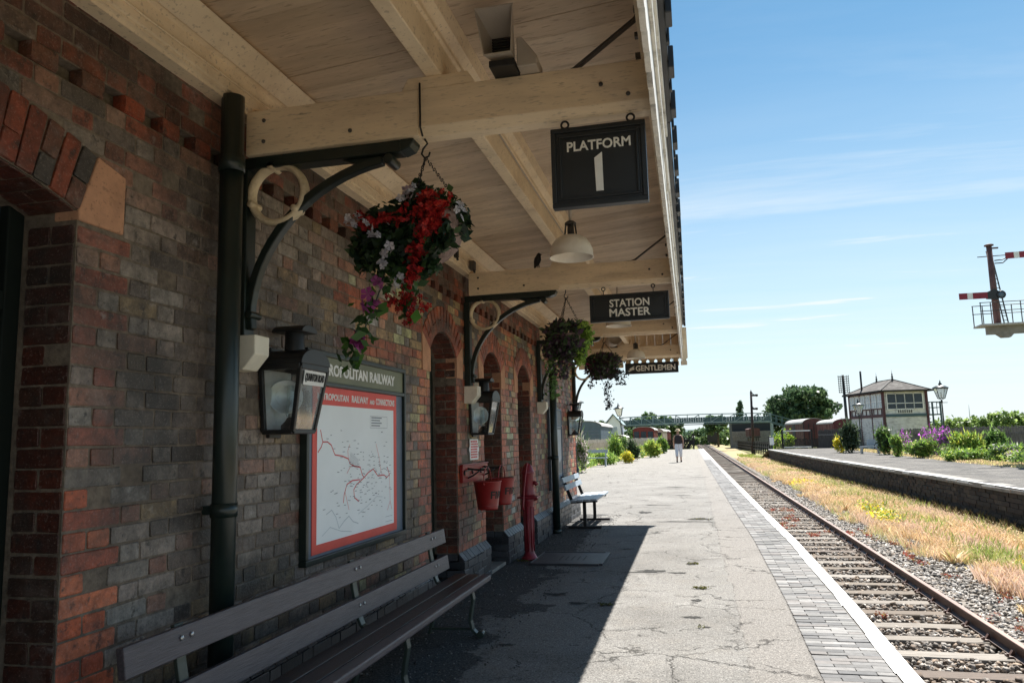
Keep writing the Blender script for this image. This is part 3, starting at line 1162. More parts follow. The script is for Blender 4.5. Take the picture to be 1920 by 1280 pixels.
ev = MB()
x = -2.1
while x < -.12:
    w = .149
    z0, hg = 2.735, .016
    pts = [(x + hg, z0), (x + w - hg, z0), (x + w - hg, z0 + .07)]
    pts += [(x + w - .001 - .031 * math.sin(t), z0 + .098 - .03 * math.cos(t)) for t in (.9, 1.57, 2.3)]
    pts += [(x + w - .001, z0 + .135), (x + w - .001, 3.45), (x + .001, 3.45), (x + .001, z0 + .135)]
    pts += [(x + .001 + .031 * math.sin(t), z0 + .098 - .03 * math.cos(t)) for t in (2.3, 1.57, .9)]
    pts += [(x + hg, z0 + .07)]
    ev.prism(pts, 'y', 14.60, 14.625)
    x += w
ev.build('end_valance', 'cream', can)
# ================================================================== hanging signs
def hang_sign(name, label, x0, x1, z0, z1, y, beam_z, letters, frame=.045, eyes=(.15, .85)):
    t = thing(name, label, 'sign', ((x0 + x1) / 2, y, z0), world=True)
    b = MB()
    b.span(x0 + .01, x1 - .01, y + .006, y + .03, z0 + .01, z1 - .01)
    b.build('board', 'sign_board', t)
    f = MB()
    for st, (w, d) in enumerate(((frame * .5, .0), (frame * .3, .008), (frame * .24, .004))):
        o = [0, frame * .5, frame * .78][st]
        xa, xb, za, zb = x0 + o, x1 - o, z0 + o, z1 - o
        yf = y - .012 + d
        for (p, q, r, s) in ((xa, xb, zb - w, zb), (xa, xb, za, za + w), (xa, xa + w, za + w, zb - w), (xb - w, xb, za + w, zb - w)):
            f.span(p, q, yf, y + .038, r, s)
    f.build('frame', 'sign_board', t, bevel=.003)
    l = MB()
    for it in letters:
        if isinstance(it, list):
            l.prism([(x0 + u * (x1 - x0), z1 - v * (z1 - z0)) for u, v in it], 'y', y + .002, y + .0055)
        else:
            txt, u0, u1, v0, v1 = it
            put_text(l, txt, (x0 + u0 * (x1 - x0), y + .0058, z1 - v1 * (z1 - z0)), (1, 0, 0), (0, 0, 1), (u1 - u0) * (x1 - x0), (v1 - v0) * (z1 - z0), .022, .003)
    l.build('lettering', 'sign_letter', t)
    for e in eyes:
        x = lerp(x0, x1, e)
        h = MB()
        h.ring((x, y + .015, beam_z - .022), .017, .005, (0, 1, 0), 16, 6)
        h.tube([(x, y + .015, beam_z - .002), (x, y + .015, beam_z + .006)], .006, 6)
        h.tube([(x, y + .015, z1 - .004), (x, y + .015, beam_z - .036)], .004, 6)
        h.build('eye_hook', 'iron_black', t)
    return t


one = [(.455, .405), (.538, .338), (.541, .82), (.464, .82)]
hang_sign('platform_sign', 'black PLATFORM 1 sign with stepped frame hanging from the nearest beam', -.563, -.133, 2.447, 2.822, 3.31, 2.868, [('PLATFORM', .168, .842, .172, .297), one], .045)
hang_sign('station_master_sign', 'long black STATION MASTER sign hanging from the second beam', -.908, -.152, 2.520, 2.787, 7.27, 2.868, [('STATION', .252, .757, .19, .475), ('MASTER', .248, .765, .53, .825)], .04, (.18, .81))
hand = [(.055, .70), (.075, .52), (.115, .40), (.155, .30), (.175, .26), (.178, .31), (.152, .42), (.170, .44), (.176, .52), (.165, .60), (.13, .64), (.105, .70), (.07, .78)]
hang_sign('gentlemen_sign', 'small black GENTLEMEN sign with a pointing hand under the scalloped end valance', -1.185, -.195, 2.60, 2.802, 14.52, 2.86, [('GENTLEMEN', .20, .945, .22, .76), hand], .016, (.1, .9))

# ================================================================== pendant lamps
def dome_lamp(label, x, y, zb, zt=3.40, R=.15):
    t = thing('pendant_lamp', label, 'lamp', (x, y, zb), group='white dome lamps under the canopy', world=True)
    s = MB()
    prof = [(.045, .150), (.075, .143), (.105, .123), (.13, .09), (.146, .045), (R, 0), (R + .004, -.004), (R - .004, -.002), (.140, .043), (.122, .086), (.095, .117), (.05, .137), (0, .141)]
    s.lathe(prof, (x, y, zb), 32)
    s.build('lamp_shade', 'enamel', t)
    c = MB()
    for a in range(4):
        q = a * math.pi / 2 + .6
        c.tube([(x + .045 * math.cos(q), y + .045 * math.sin(q), zb + .145), (x + .034 * math.cos(q), y + .034 * math.sin(q), zb + .235)], .006, 6)
    c.lathe([(0, .252), (.026, .25), (.04, .238), (.04, .228), (0, .226)], (x, y, zb), 16)
    c.lathe([(0, .226), (.018, .22), (.014, .19), (.02, .152), (0, .151)], (x, y, zb), 12)
    c.build('lamp_cap', 'iron_grey', t)
    r = MB()
    r.tube([(x, y, zb + .25), (x, y, zt)], .011, 8)
    r.build('stem', 'grey_enamel', t)
    bu = MB()
    bu.ball((x, y, zb + .08), (.035, .035, .05), 12)
    bu.build('bulb', 'corbel_paint', t)


dome_lamp('white dome pendant lamp directly below the PLATFORM 1 sign', -.735, 5.0, 2.63, ceil_z(-.735), .148)
dome_lamp('white dome pendant lamp half hidden below the STATION MASTER sign', -.79, 9.0, 2.73, ceil_z(-.79))
dome_lamp('white dome pendant lamp just above the GENTLEMEN sign', -.835, 12.5, 2.69, ceil_z(-.835))

# ================================================================== loudspeakers and birds on the beams
t = thing('loudspeaker', 'cream rectangular horn loudspeaker on top of the nearest canopy beam', 'loudspeaker', (-.76, 3.3, 3.1), world=True)
h = MB()
cx, cz_ = -.765, 3.235
m0 = [(-.095, 3.10, .115), (.085, 3.10, .115), (.068, 3.12, -.105), (-.062, 3.12, -.105)]
m1 = [(-.05, 3.25, .03), (.055, 3.25, .03), (.055, 3.25, -.07), (-.05, 3.25, -.07)]
o0 = [Vector((cx + a, b, cz_ + c)) for a, b, c in m0]
o1 = [Vector((cx + a, b, cz_ + c)) for a, b, c in m1]
i0 = [lerp(p, sum(o0, Vector()) / 4, .06) for p in o0]
i1 = [lerp(p, sum(o1, Vector()) / 4, .06) + Vector((0, -.012, 0)) for p in o1]
h.add(o0 + o1 + i0 + i1, [f for k in range(4) for f in ((k, (k + 1) % 4, 4 + (k + 1) % 4, 4 + k), (8 + (k + 1) % 4, 8 + k, 12 + k, 12 + (k + 1) % 4), ((k + 1) % 4, k, 8 + k, 8 + (k + 1) % 4))] + [(4, 5, 6, 7), (15, 14, 13, 12)])
h.build('horn', 'grey_enamel', t)
g = MB()
for k in range(7):
    zz = lerp(cz_ - .06, cz_ + .022, k / 6)
    g.span(cx - .045, cx + .048, 3.222, 3.236, zz - .0035, zz + .0035)
g.build('grille', 'iron_black', t)
bx = MB()
bx.prism([(cx + .075, 3.24), (cx + .10, 3.24), (cx + .17, 3.14), (cx + .165, 3.098), (cx + .075, 3.098)], 'y', 3.20, 3.34)
bx.build('speaker_body', 'grey_enamel', t, bevel=.006)
bb = MB()
bb.span(cx - .05, cx + .07, 3.17, 3.30, 3.097, 3.128)
bb.build('mount', 'iron_black', t, bevel=.004)
t = thing('loudspeaker', 'grey drum loudspeaker tilted on the farthest beam behind the STATION MASTER sign', 'loudspeaker', (-1.38, 14.2, 3.1), world=True)
d = MB()
d.lathe([(0, -.16), (.10, -.15), (.12, -.05), (.13, .12), (.135, .16), (.12, .16), (.10, .10), (0, .08)], (-1.36, 14.15, 3.22), 20, (.35, -.85, .12))
d.build('drum', 'grey_enamel', t)
d = MB()
d.span(-1.42, -1.30, 14.2, 14.4, 3.096, 3.13)
d.build('mount', 'iron_black', t)


def bird(label, x, y, z, s, face):
    m = MB()
    d = Vector((math.cos(face), math.sin(face), 0))
    P = lambda a, h: Vector((x, y, z)) + d * (a * s) + Vector((0, 0, h * s))
    m.tube([P(-.36, .0), P(-.24, .26), P(-.10, .50), P(.0, .74), P(.06, .95), P(.10, 1.08), P(.10, 1.18)], [.03 * s, .12 * s, .25 * s, .27 * s, .18 * s, .16 * s, .05 * s], 10)
    m.tube([P(.18, 1.07), P(.28, 1.04), P(.38, 1.0)], [.06 * s, .045 * s, .008 * s], 6)
    sd = d.cross(Vector((0, 0, 1)))
    for k in (-1, 1):
        m.tube([P(0, .45) + sd * (k * .09 * s), P(.05, .04) + sd * (k * .09 * s), P(.18, .015) + sd * (k * .1 * s)], [.05 * s, .022 * s, .018 * s], 6)
    tag(m.build('bird', 'bird_black', None), label, 'bird', 'dark birds perched on the beams')


bird('dark bird perched on the second beam to the left of the nearest dome lamp', -1.41, 7.28, 3.096, .135, -.4)
bird('dark bird perched on the third beam above the GENTLEMEN sign', -.55, 10.96, 3.096, .15, .3)

# small junction boxes on the wall plate
for x, y, z, w, lab in ((-2.075, 6.67, 3.17, .05, 'small dark cable fitting on the wall plate above the first narrow arch'), (-2.05, 7.15, 3.15, .08, 'small grey junction box on the wall plate beside the second beam')):
    m = MB()
    m.box((x, y, z), (.05, w, .09))
    m.tube([(x + .01, y, z - .04), (x + .02, y, z - .075)], .012, 8)
    tag(m.build('junction_box', 'iron_grey' if w > .06 else 'iron_black', None, bevel=.006), lab, 'cable box')

# ================================================================== wall lanterns
def lantern(label, y, plate=False):
    t = thing('wall_lantern', label, 'lantern', (W + .008, y, 1.485), group='black wall lanterns along the station wall', world=True)
    X0 = W + .02
    ht, hb, dt, db, H = .148, .112, .225, .165, .335
    z = 1.485
    T = [(X0, y - ht), (X0 + dt, y - ht), (X0 + dt, y + ht), (X0, y + ht)]
    B = [(X0, y - hb), (X0 + db, y - hb), (X0 + db, y + hb), (X0, y + hb)]
    f = MB()
    for k in range(4):
        f.bar((*B[k], z), (*T[k], z + H), .022, .022, (1, 0, 0))
        n = (k + 1) % 4
        f.bar((*B[k], z), (*B[n], z), .022, .022)
        f.bar((*T[k], z + H), (*T[n], z + H), .024, .03)
    f.span(X0, X0 + db, y - hb, y + hb, z - .012, z - .002)
    f.span(W + .001, X0 + .002, y - .06, y + .06, z - .03, z + .45)
    f.build('frame', 'iron_black', t, bevel=.003)
    r = MB()
    arc = [(y - (ht + .012) * math.cos(a), z + H + .014 + .085 * math.sin(a)) for a in [lerp(0, math.pi, k / 14) for k in range(15)]]
    r.prism(arc[::-1], 'x', X0 - .005, X0 + dt + .014)
    r.lathe([(.055, .0), (.050, .125), (0, .125)], (X0 + .11, y, z + H + .08), 20)
    arc = [(y - .085 * math.cos(a), z + H + .192 + .04 * math.sin(a)) for a in [lerp(0, math.pi, k / 10) for k in range(11)]]
    r.prism(arc[::-1], 'x', X0 + .02, X0 + .20)
    r.build('hood', 'iron_black', t, bevel=.003)
    bp = MB()
    bp.add([(X0 + .012, y - hb + .01, z + .01), (X0 + .012, y + hb - .01, z + .01), (X0 + .012, y + ht - .01, z + H - .01), (X0 + .012, y - ht + .01, z + H - .01)], [(0, 1, 2, 3)])
    bp.build('back_plate', 'lantern_inside', t)
    rf = MB()
    rf.lathe([(0, .02), (.05, .024), (.085, .036), (.092, .040), (.088, .034), (.0, .012)], (X0 + .045, y + .01, z + .185), 28, (.8, -.9, .05))
    rf.build('reflector', 'reflector', t)
    bn = MB()
    bn.lathe([(0, .0), (.05, 0), (.05, .03), (.03, .05), (.018, .07), (0, .075)], (X0 + .09, y, z + .005), 16)
    bn.build('burner', 'iron_black', t)
    gl = MB()
    gl.lathe([(.022, .075), (.03, .10), (.022, .14), (.018, .24)], (X0 + .09, y, z + .005), 14)
    gl.build('chimney_glass', 'glass', t)
    for k in (0, 1, 2):
        n = k + 1
        p = MB()
        p.quad((*B[k], z), (*B[n], z), (*T[n], z + H), (*T[k], z + H))
        p.build('pane', 'lantern_glass' if k == 1 else 'glass', t)
    if plate:
        V = Vector((dt - db, 0, H)).normalized()
        U = Vector((0, 1, 0))
        N = U.cross(V)
        o = Vector((X0 + db, y, z)) + V * (H * .735) + N * .013
        pn = MB()
        a, hh = .112, .075
        pn.add([o - U * a, o + U * a, o + U * (a + .004) + V * hh, o - U * (a + .004) + V * hh], [(0, 1, 2, 3)])
        pn = pn.build('name_plate', 'white_paint', t)
        lt = MB()
        put_text(lt, 'QUAINTON ROAD', o - U * (a * .93) + V * .014 + N * .001, U, V, a * 1.86, .048, .03, .002)
        lt.build('lettering', 'black_letter', pn)


lantern('nearest black wall lantern with a white name plate beside the railway map', 3.685, True)
lantern('black wall lantern above the red fire bucket board', 7.52)
lantern('black wall lantern at the far corner of the station wall', 13.75)

# ================================================================== poster boards
t = thing('poster_board', 'framed white railway map with red border above the long bench', 'poster board', (W + .03, 4.78, .75), world=True)
xb = W + .012
b = MB()
b.span(xb, xb + .016, 3.99, 5.51, .745, 1.965)
b.build('backboard', 'slate_paint', t)
f = MB()
for (a, c, z0, z1) in ((3.975, 5.525, .735, .768), (3.975, 5.525, 1.945, 1.975), (3.975, 4.005, .768, 1.945), (5.495, 5.525, .768, 1.945), (4.005, 5.495, 1.765, 1.79)):
    f.span(xb - .008, xb + .04, a, c, z0, z1)
f.build('frame', 'green_paint', t, bevel=.004)
h = MB()
h.span(xb + .0165, xb + .024, 4.006, 5.494, 1.791, 1.944)
hd = h.build('header_panel', 'olive_board', t)
l = MB()
put_text(l, 'METROPOLITAN RAILWAY', (xb + .0245, 4.07, 1.832), (0, 1, 0), (0, 0, 1), 1.26, .074, .035, .002)
l.build('lettering', 'white_paint', hd)
p = MB()
p.span(xb + .0165, xb + .02, 4.075, 5.37, .785, 1.762)
po = p.build('poster', 'poster_red', t)
p = MB()
p.span(xb + .0203, xb + .0212, 4.13, 5.31, .838, 1.652)
p.build('map_sheet', 'poster_white', po)
l = MB()
put_text(l, 'METROPOLITAN', (xb + .0205, 4.13, 1.682), (0, 1, 0), (0, 0, 1), .42, .042, .03, .001)
put_text(l, 'RAILWAY', (xb + .0205, 4.60, 1.682), (0, 1, 0), (0, 0, 1), .26, .046, .03, .001)
put_text(l, 'AND', (xb + .0205, 4.885, 1.682), (0, 1, 0), (0, 0, 1), .08, .03, .03, .001)
put_text(l, 'CONNECTIONS', (xb + .0205, 4.99, 1.682), (0, 1, 0), (0, 0, 1), .34, .046, .03, .001)
l.build('lettering', 'white_paint', po)


def lines(mb, pts, w, x, sm=True):
    P = [Vector((0, a, b)) for a, b in pts]
    for p, q in zip(P[:-1], P[1:]):
        d = (q - p).normalized()
        n = Vector((0, -d.z, d.y)) * w
        p2, q2 = p - d * w * .5, q + d * w * .5
        mb.add([Vector((x, 0, 0)) + v for v in (p2 - n, q2 - n, q2 + n, p2 + n)], [(0, 1, 2, 3)])


l = MB()
xm = xb + .0217
for pts in ([(4.17, 1.5), (4.19, 1.45), (4.2, 1.43), (4.26, 1.43), (4.31, 1.41), (4.36, 1.35), (4.46, 1.34), (4.55, 1.32), (4.57, 1.29), (4.64, 1.27), (4.73, 1.26), (4.76, 1.21), (4.79, 1.19)],
            [(4.2, 1.43), (4.18, 1.4), (4.14, 1.37)], [(4.79, 1.19), (4.86, 1.22), (4.94, 1.24), (5.02, 1.19), (5.13, 1.19), (5.18, 1.17), (5.23, 1.19), (5.19, 1.24)],
            [(4.79, 1.19), (4.67, 1.15), (4.63, 1.12), (4.64, 1.07), (4.71, 1.04)], [(4.72, 1.18), (4.61, 1.18), (4.53, 1.16), (4.49, 1.1), (4.48, 1.05)]):
    lines(l, pts, .0040, xm)
for pts in ([(4.99, 1.41), (5.04, 1.32), (5.08, 1.2)], [(5.23, 1.19), (5.24, 1.0), (5.19, .94)], [(5.24, 1.0), (5.27, .94)], [(4.53, 1.23), (4.58, 1.27), (4.67, 1.27)], [(4.57, 1.41), (4.54, 1.37), (4.55, 1.32)], [(4.5, 1.12), (4.56, 1.0)]):
    lines(l, pts, .002, xm)
l.build('route_line', 'line_red', po)
l = MB()
r2 = random.Random(3)
for k in range(190):
    a = r2.gauss(4.86, .2) if k % 3 else r2.uniform(4.2, 5.2)
    z = 1.16 + (a - 4.86) * .05 + r2.gauss(0, .1) if k % 3 else r2.uniform(.95, 1.5)
    if not (4.16 < a < 5.24 and .88 < z < 1.55):
        continue
    w = r2.uniform(.012, .038)
    l.span(xm, xm + .0003, a, a + w, z, z + .0036)
for k in range(9):
    a, z = 4.56 + .014 * k, 1.30 - .006 * k
    lines(l, [(a, z), (a + .03, z + .06)], .0015, xm)
for (a, c, z0, z1) in ((4.89, 5.19, 1.52, 1.522), (4.89, 5.19, 1.60, 1.602), (4.89, 4.892, 1.52, 1.6), (5.188, 5.19, 1.52, 1.6), (5.15, 5.28, .86, .862), (5.15, 5.28, .895, .897)):
    l.span(xm, xm + .0003, a, c, z0, z1)
for k in range(4):
    l.span(xm, xm + .0003, 4.91, 5.06 + .03 * (k % 2), 1.533 + .018 * k, 1.541 + .018 * k)
l.build('map_text', 'line_dark', po)
l = MB()
lines(l, [(4.25, 1.0), (4.32, 1.02), (4.38, .97), (4.42, .9), (4.5, .94), (4.56, .96), (4.62, .92), (4.7, .9)], .003, xm - .0002)
lines(l, [(4.2, .88), (4.3, .92), (4.45, .88), (4.6, .86)], .002, xm - .0002)
lines(l, [(4.7, .96), (4.85, 1.0), (5.0, 1.05), (5.1, 1.04)], .002, xm - .0002)
l.build('map_river', 'line_pale', po)

t = thing('poster_board', 'framed poster board with grey pictorial poster behind the far downpipe', 'poster board', (W + .03, 12.2, .64), world=True)
b = MB()
b.span(xb, xb + .016, 11.66, 12.77, .64, 1.90)
b.build('backboard', 'poster_sky', t)
f = MB()
for (a, c, z0, z1) in ((11.65, 12.78, .63, .66), (11.65, 12.78, 1.88, 1.91), (11.65, 11.68, .66, 1.88), (12.75, 12.78, .66, 1.88), (11.68, 12.75, 1.62, 1.65)):
    f.span(xb - .008, xb + .03, a, c, z0, z1)
f.build('frame', 'slate_paint', t, bevel=.004)
h = MB()
h.span(xb + .0165, xb + .022, 11.69, 12.74, 1.655, 1.875)
h.build('header_panel', 'poster_dark', t)
h = MB()
h.span(xb + .0165, xb + .02, 11.72, 12.72, .86, 1.60)
po = h.build('poster', 'poster_dark', t)
m = MB()
X = xb + .0205
m.prism([(11.75, .9), (12.0, 1.05), (12.1, 1.3), (12.2, 1.12), (12.25, 1.4), (12.34, 1.42), (12.36, 1.15), (12.5, 1.02), (12.69, 1.1), (12.69, 1.57), (11.75, 1.57)][::-1], 'x', X - .0003, X)
m.build('picture', 'poster_pale', po)
m = MB()
for k in range(8):
    m.span(X, X + .0004, 11.8, 12.1 + .03 * (k % 3), .87 + .022 * k, .878 + .022 * k)
m.build('small_print', 'white_paint', po)

t = thing('notice_plate', 'small white notice with red lettering above the fire buckets', 'notice', (W + .02, 7.5, 1.22), world=True)
b = MB()
b.span(W + .009, W + .018, 7.36, 7.66, 1.225, 1.435)
for y in (7.36, 7.66):
    b.tube([(W + .009, y, 1.33), (W + .018, y, 1.33)], .028, 12)
b.build('plate', 'white_paint', t, bevel=.004)
l = MB()
r2 = random.Random(9)
for k in range(7):
    y = 7.385
    while y < 7.62:
        w = r2.uniform(.02, .05)
        l.span(W + .0182, W + .0188, y, min(y + w, 7.64), 1.245 + .026 * k, 1.262 + .026 * k)
        y += w + .008
l.build('lettering', 'line_red', t)

# ================================================================== fire buckets and pump
t = thing('bucket_board', 'red painted board with iron hooks on the brick pier', 'hook board', (W + .02, 7.48, 1.02), world=True)
b = MB()
b.span(W + .009, W + .04, 7.03, 7.93, 1.02, 1.18)
b.span(W + .009, W + .048, 7.02, 7.94, 1.18, 1.192)
b.build('board', 'fire_red', t, bevel=.004)
for y in (7.19, 7.76):
    k = MB()
    k.bar((W + .045, y - .12, 1.13), (W + .045, y + .12, 1.135), .012, .012)
    k.tube([(W + .04, y, 1.15), (W + .10, y, 1.14), (W + .20, y, 1.135), (W + .235, y, 1.145), (W + .24, y, 1.165)], .009, 8)
    k.tube([(W + .04, y, 1.06), (W + .09, y, 1.08), (W + .16, y, 1.128)], .008, 8)
    for s in (-1, 1):
        k.tube([(W + .045, y + s * .12, 1.133), (W + .05, y + s * .145, 1.11), (W + .05, y + s * .13, 1.095)], .008, 6)
    k.build('hook', 'iron_black', t)


def bucket(label, x, y, zt):
    t = thing('fire_bucket', label, 'bucket', (x, y, zt - .265), group='red fire buckets', world=True)
    c = (x, y, zt - .265)
    m = MB()
    m.lathe([(0, .012), (.088, .012), (.089, 0), (.096, 0), (.098, .02), (.134, .26), (.139, .265), (.136, .27), (.130, .262), (.093, .022), (0, .022)], c, 36)
    m.lathe([(.100, .03), (.103, .033), (.103, .04), (.102, .043)], c, 36)
    m.build('pail', 'fire_red', t)
    h = MB()
    pts = []
    for k in range(17):
        a = lerp(0, math.pi, k / 16)
        pts.append((x, y - .137 * math.cos(a), zt - .02 + .155 * math.sin(a) ** .8))
    h.tube(pts, .0055, 8)
    for s in (-1, 1):
        h.ball((x, y + s * .137, zt - .02), .014, 8)
    h.build('bail_handle', 'fire_red', t)
    l = MB()

    def warp(u, v, d):
        a = lerp(-.95, .72, u) - .10
        z = lerp(.105, .175, v)
        r = .098 + (.134 - .098) * (z - .02) / .24 + .0015 + .001 * d
        return (x + r * math.cos(a), y + r * math.sin(a), zt - .265 + z)
    put_text(l, 'FIRE', None or (0, 0, 0), (1, 0, 0), (0, 0, 1), 1, 1, .02, .001, warp=warp)
    l.build('lettering', 'black_letter', t)


bucket('nearer red fire bucket hanging below the red hook board', W + .235, 7.19, 1.025)
bucket('farther red fire bucket hanging partly behind the other bucket', W + .235, 7.76, 1.025)

t = thing('water_pump', 'tall red cast iron water hand pump standing by the wall', 'pump', (-1.97, 9.1, 0), world=True)
px_, py_ = -1.97, 9.1
m = MB()
m.lathe([(0, 0), (.10, 0), (.10, .02), (.085, .035), (.065, .07), (.055, .11), (.052, .2), (.058, .6), (.07, .68), (.085, .72), (0, .72)], (px_, py_, 0), 20)
for k in range(8):
    a = k * math.pi / 4
    m.tube([(px_ + .055 * math.cos(a), py_ + .055 * math.sin(a), .10), (px_ + .058 * math.cos(a), py_ + .058 * math.sin(a), .62)], .009, 6)
m.build('column', 'pump_red', t)
m = MB()
m.span(px_ - .11, px_ + .13, py_ - .11, py_ + .11, .722, .74)
m.prism([(px_ + .02, .66), (px_ + .12, .70), (px_ + .12, .7218), (px_ + .02, .7218)], 'y', py_ - .012, py_ + .012)
m.build('bucket_shelf', 'pump_red', t, bevel=.004)
m = MB()
m.lathe([(0, .74), (.085, .74), (.088, .77), (.078, .80), (.074, 1.0), (.082, 1.01), (.082, 1.03), (.07, 1.05), (.06, 1.09), (.035, 1.125), (0, 1.135)], (px_, py_, 0), 22)
m.tube([(px_ + .06, py_, .90), (px_ + .10, py_ - .01, .895), (px_ + .115, py_ - .01, .87)], [.028, .024, .024], 12)
m.build('barrel', 'pump_red', t)
m = MB()
m.tube([(px_ + .02, py_ - .10, 1.14), (px_ + .015, py_ - .12, 1.10), (px_ - .01, py_ - .17, .85), (px_ - .02, py_ - .20, .66), (px_ - .02, py_ - .205, .60)], [.01, .012, .011, .013, .016], 8)
m.tube([(px_, py_, 1.10), (px_ + .02, py_ - .10, 1.12)], .012, 8)
m.build('handle', 'pump_red', t)

# ================================================================== benches
t = thing('platform_bench', 'long dark timber bench with iron legs below the railway map', 'bench', (-1.8, 4.1, 0), world=True)
Y0, Y1 = 2.33, 5.80
for (xc, zc, hh) in ((-1.945, .685, .108), (-1.918, .488, .105)):
    m = MB()
    Rm = Matrix.Rotation(rad(-8), 3, 'Y')
    m.box((xc, (Y0 + Y1) / 2, zc), (.032, Y1 - Y0, hh), Rm)
    m.build('back_slat', 'bench_wood', t, bevel=.004)
for (xa, xb_, z) in ((-1.86, -1.762, .392), (-1.755, -1.657, .389)):
    m = MB()
    m.span(xa, xb_, Y0, Y1 + .05, z - .034, z)
    m.build('seat_plank', 'bench_wood_shaded', t, bevel=.004)
m = MB()
m.span(-1.650, -1.575, Y0, Y1 + .05, .345, .391)
m.build('seat_plank', 'bench_wood', t, bevel=.012)
for y in (2.66, 4.20, 5.52):
    m = MB()
    m.strap([(-1.975, y, .745), (-1.955, y, .60), (-1.935, y, .50), (-1.925, y, .44), (-1.90, y, .385), (-1.85, y, .352), (-1.62, y, .340)], .055, .018)
    m.strap([(-1.64, y, .345), (-1.625, y, .27), (-1.64, y, .19), (-1.65, y, .12), (-1.635, y, .06), (-1.60, y, .025), (-1.575, y, .022)], .055, .02)
    m.tube([(-1.572, y - .03, .026), (-1.572, y + .03, .026)], .026, 12)
    m.strap([(-1.90, y, .36), (-1.915, y, .25), (-1.935, y, .12), (-1.965, y, .02)], .055, .02)
    m.strap([(-1.955, y, .055), (-1.62, y, .06)], .03, .016)
    m.build('leg', 'bench_iron', t, bevel=.003)
for y in (2.66, 4.20, 5.52):
    for (x, z) in ((-1.926, .700), (-1.900, .50)):
        for dy in (-.03, .03):
            bo = MB()
            bo.ball((x - .0015, y + dy, z), (.006, .011, .011), 8)
            bo.build('bolt', 'steel', t)

t = thing('platform_bench', 'short grey slatted bench at the sunlit corner of the station', 'bench', (-1.8, 12.8, 0), world=True)
Y0, Y1 = 12.02, 13.75
for (xc, zc) in ((-2.045, .76), (-2.005, .645)):
    m = MB()
    m.box((xc, (Y0 + Y1) / 2, zc), (.03, Y1 - Y0, .088), Matrix.Rotation(rad(-17), 3, 'Y'))
    m.build('back_slat', 'bench_grey', t, bevel=.004)
for k in range(4):
    m = MB()
    x = -1.885 + k * .108
    m.span(x - .046, x + .046, Y0, Y1, .425 + .006 * k, .455 + .006 * k)
    m.build('seat_slat', 'bench_grey', t, bevel=.004)
for y in (12.25, 13.5):
    m = MB()
    m.bar((-2.085, y, .82), (-1.93, y, .40), .05, .035, (0, 1, 0))
    m.bar((-1.95, y, .405), (-1.53, y, .425), .05, .035)
    m.bar((-1.74, y, .40), (-1.74, y, .03), .06, .05, (1, 0, 0))
    m.span(-2.0, -1.48, y - .035, y + .035, .0, .035)
    m.build('leg', 'timber_black', t, bevel=.004)

# drain cover
t = thing('drain_cover', 'grey metal drain cover with slots set in the platform', 'drain cover', (-1.5, 9.1, 0), world=True)
m = MB()
m.span(-1.87, -1.12, 8.72, 9.56, .002, .018)
m.build('cover_plate', 'drain', t, bevel=.004)
m = MB()
for (a, b, c, d) in ((-1.89, -1.10, 8.68, 8.715), (-1.89, -1.10, 9.565, 9.60), (-1.89, -1.873, 8.715, 9.565), (-1.117, -1.06, 8.715, 9.565)):
    m.span(a, b, c, d, .001, .024)
m.build('cover_frame', 'drain', t, bevel=.003)
m = MB()
for k, y in enumerate((8.98, 9.05, 9.12, 9.19, 9.26)):
    m.span(-1.60 + .07 * k, -1.585 + .07 * k, 8.98 + .02 * (k % 2), 9.3 - .03 * (k % 2), .0182, .0192)
m.build('slot', 'black_letter', t)


# ================================================================== hanging baskets
def chain(mb, p, q, n):
    p, q = Vector(p), Vector(q)
    d = (q - p) / n
    for k in range(n):
        c = p + d * (k + .5)
        mb.ring(c, d.length * .38, .0028, (1, .3, 0) if k % 2 else (.3, 1, 0), 8, 4, squash=(1, 1))


def sprays(P, n, spread, col, size, name, parent, petals=5, matn='petal'):
    """n flowers around each point of P"""
    P = np.repeat(np.array(P), n, axis=0)
    P = P + nrs.normal(size=P.shape) * spread
    m = len(P)
    ax = nrs.normal(size=(m, 3))
    ax[:, 1] -= .8
    ax /= np.linalg.norm(ax, axis=1)[:, None]
    e1 = np.cross(ax, nrs.normal(size=(m, 3)))
    e1 /= np.linalg.norm(e1, axis=1)[:, None]
    e2 = np.cross(ax, e1)
    q = []
    s = size * nrs.uniform(.7, 1.3, (m, 1))
    for k in range(petals):
        a = 2 * math.pi * k / petals
        r = e1 * math.cos(a) + e2 * math.sin(a)
        tgt = -e1 * math.sin(a) + e2 * math.cos(a)
        lift = ax * s * .32
        q.append(np.stack([P, P + (r * .65 + tgt * .38) * s + lift, P + r * s + lift * .6, P + (r * .65 - tgt * .38) * s + lift], 1))
    V = np.concatenate(q, 0)
    build_np(name, V, pick_cols(len(V), col, .25), matn, parent)


DKG = [(.02, .045, .018), (.03, .06, .02), (.015, .035, .02), (.04, .075, .025)]
x, y = -1.185, 3.345
t = thing('hanging_basket', 'hanging basket with red and white flowers trailing from the nearest beam', 'hanging basket', (x, y, 2.3), world=True)
hk = MB()
hk.tube([(x, y - .075, 3.12), (x, y - .073, 2.90), (x + .004, y - .05, 2.862)], .005, 6)
hk.tube([(x, y - .01, 2.866), (x + .01, y, 2.845), (x - .012, y, 2.82), (x - .02, y, 2.795), (x - .005, y, 2.775), (x + .016, y, 2.78), (x + .022, y, 2.80)], .005, 8)
hk.build('hook', 'iron_black', t)
ch = MB()
for p in ((x + .21, y, 2.46), (x - .04, y - .12, 2.44), (x - .19, y + .12, 2.42)):
    chain(ch, (x, y, 2.775), p, 22)
ch.build('chain', 'iron_black', t)
bw = MB()
ctr = Vector((x, y, 2.42))
Rm = Matrix.Rotation(rad(-24), 3, 'Y')
prof = [(0, -.19), (.06, -.185), (.12, -.155), (.17, -.10), (.20, -.03), (.205, .01), (.19, .01), (0, -.02)]
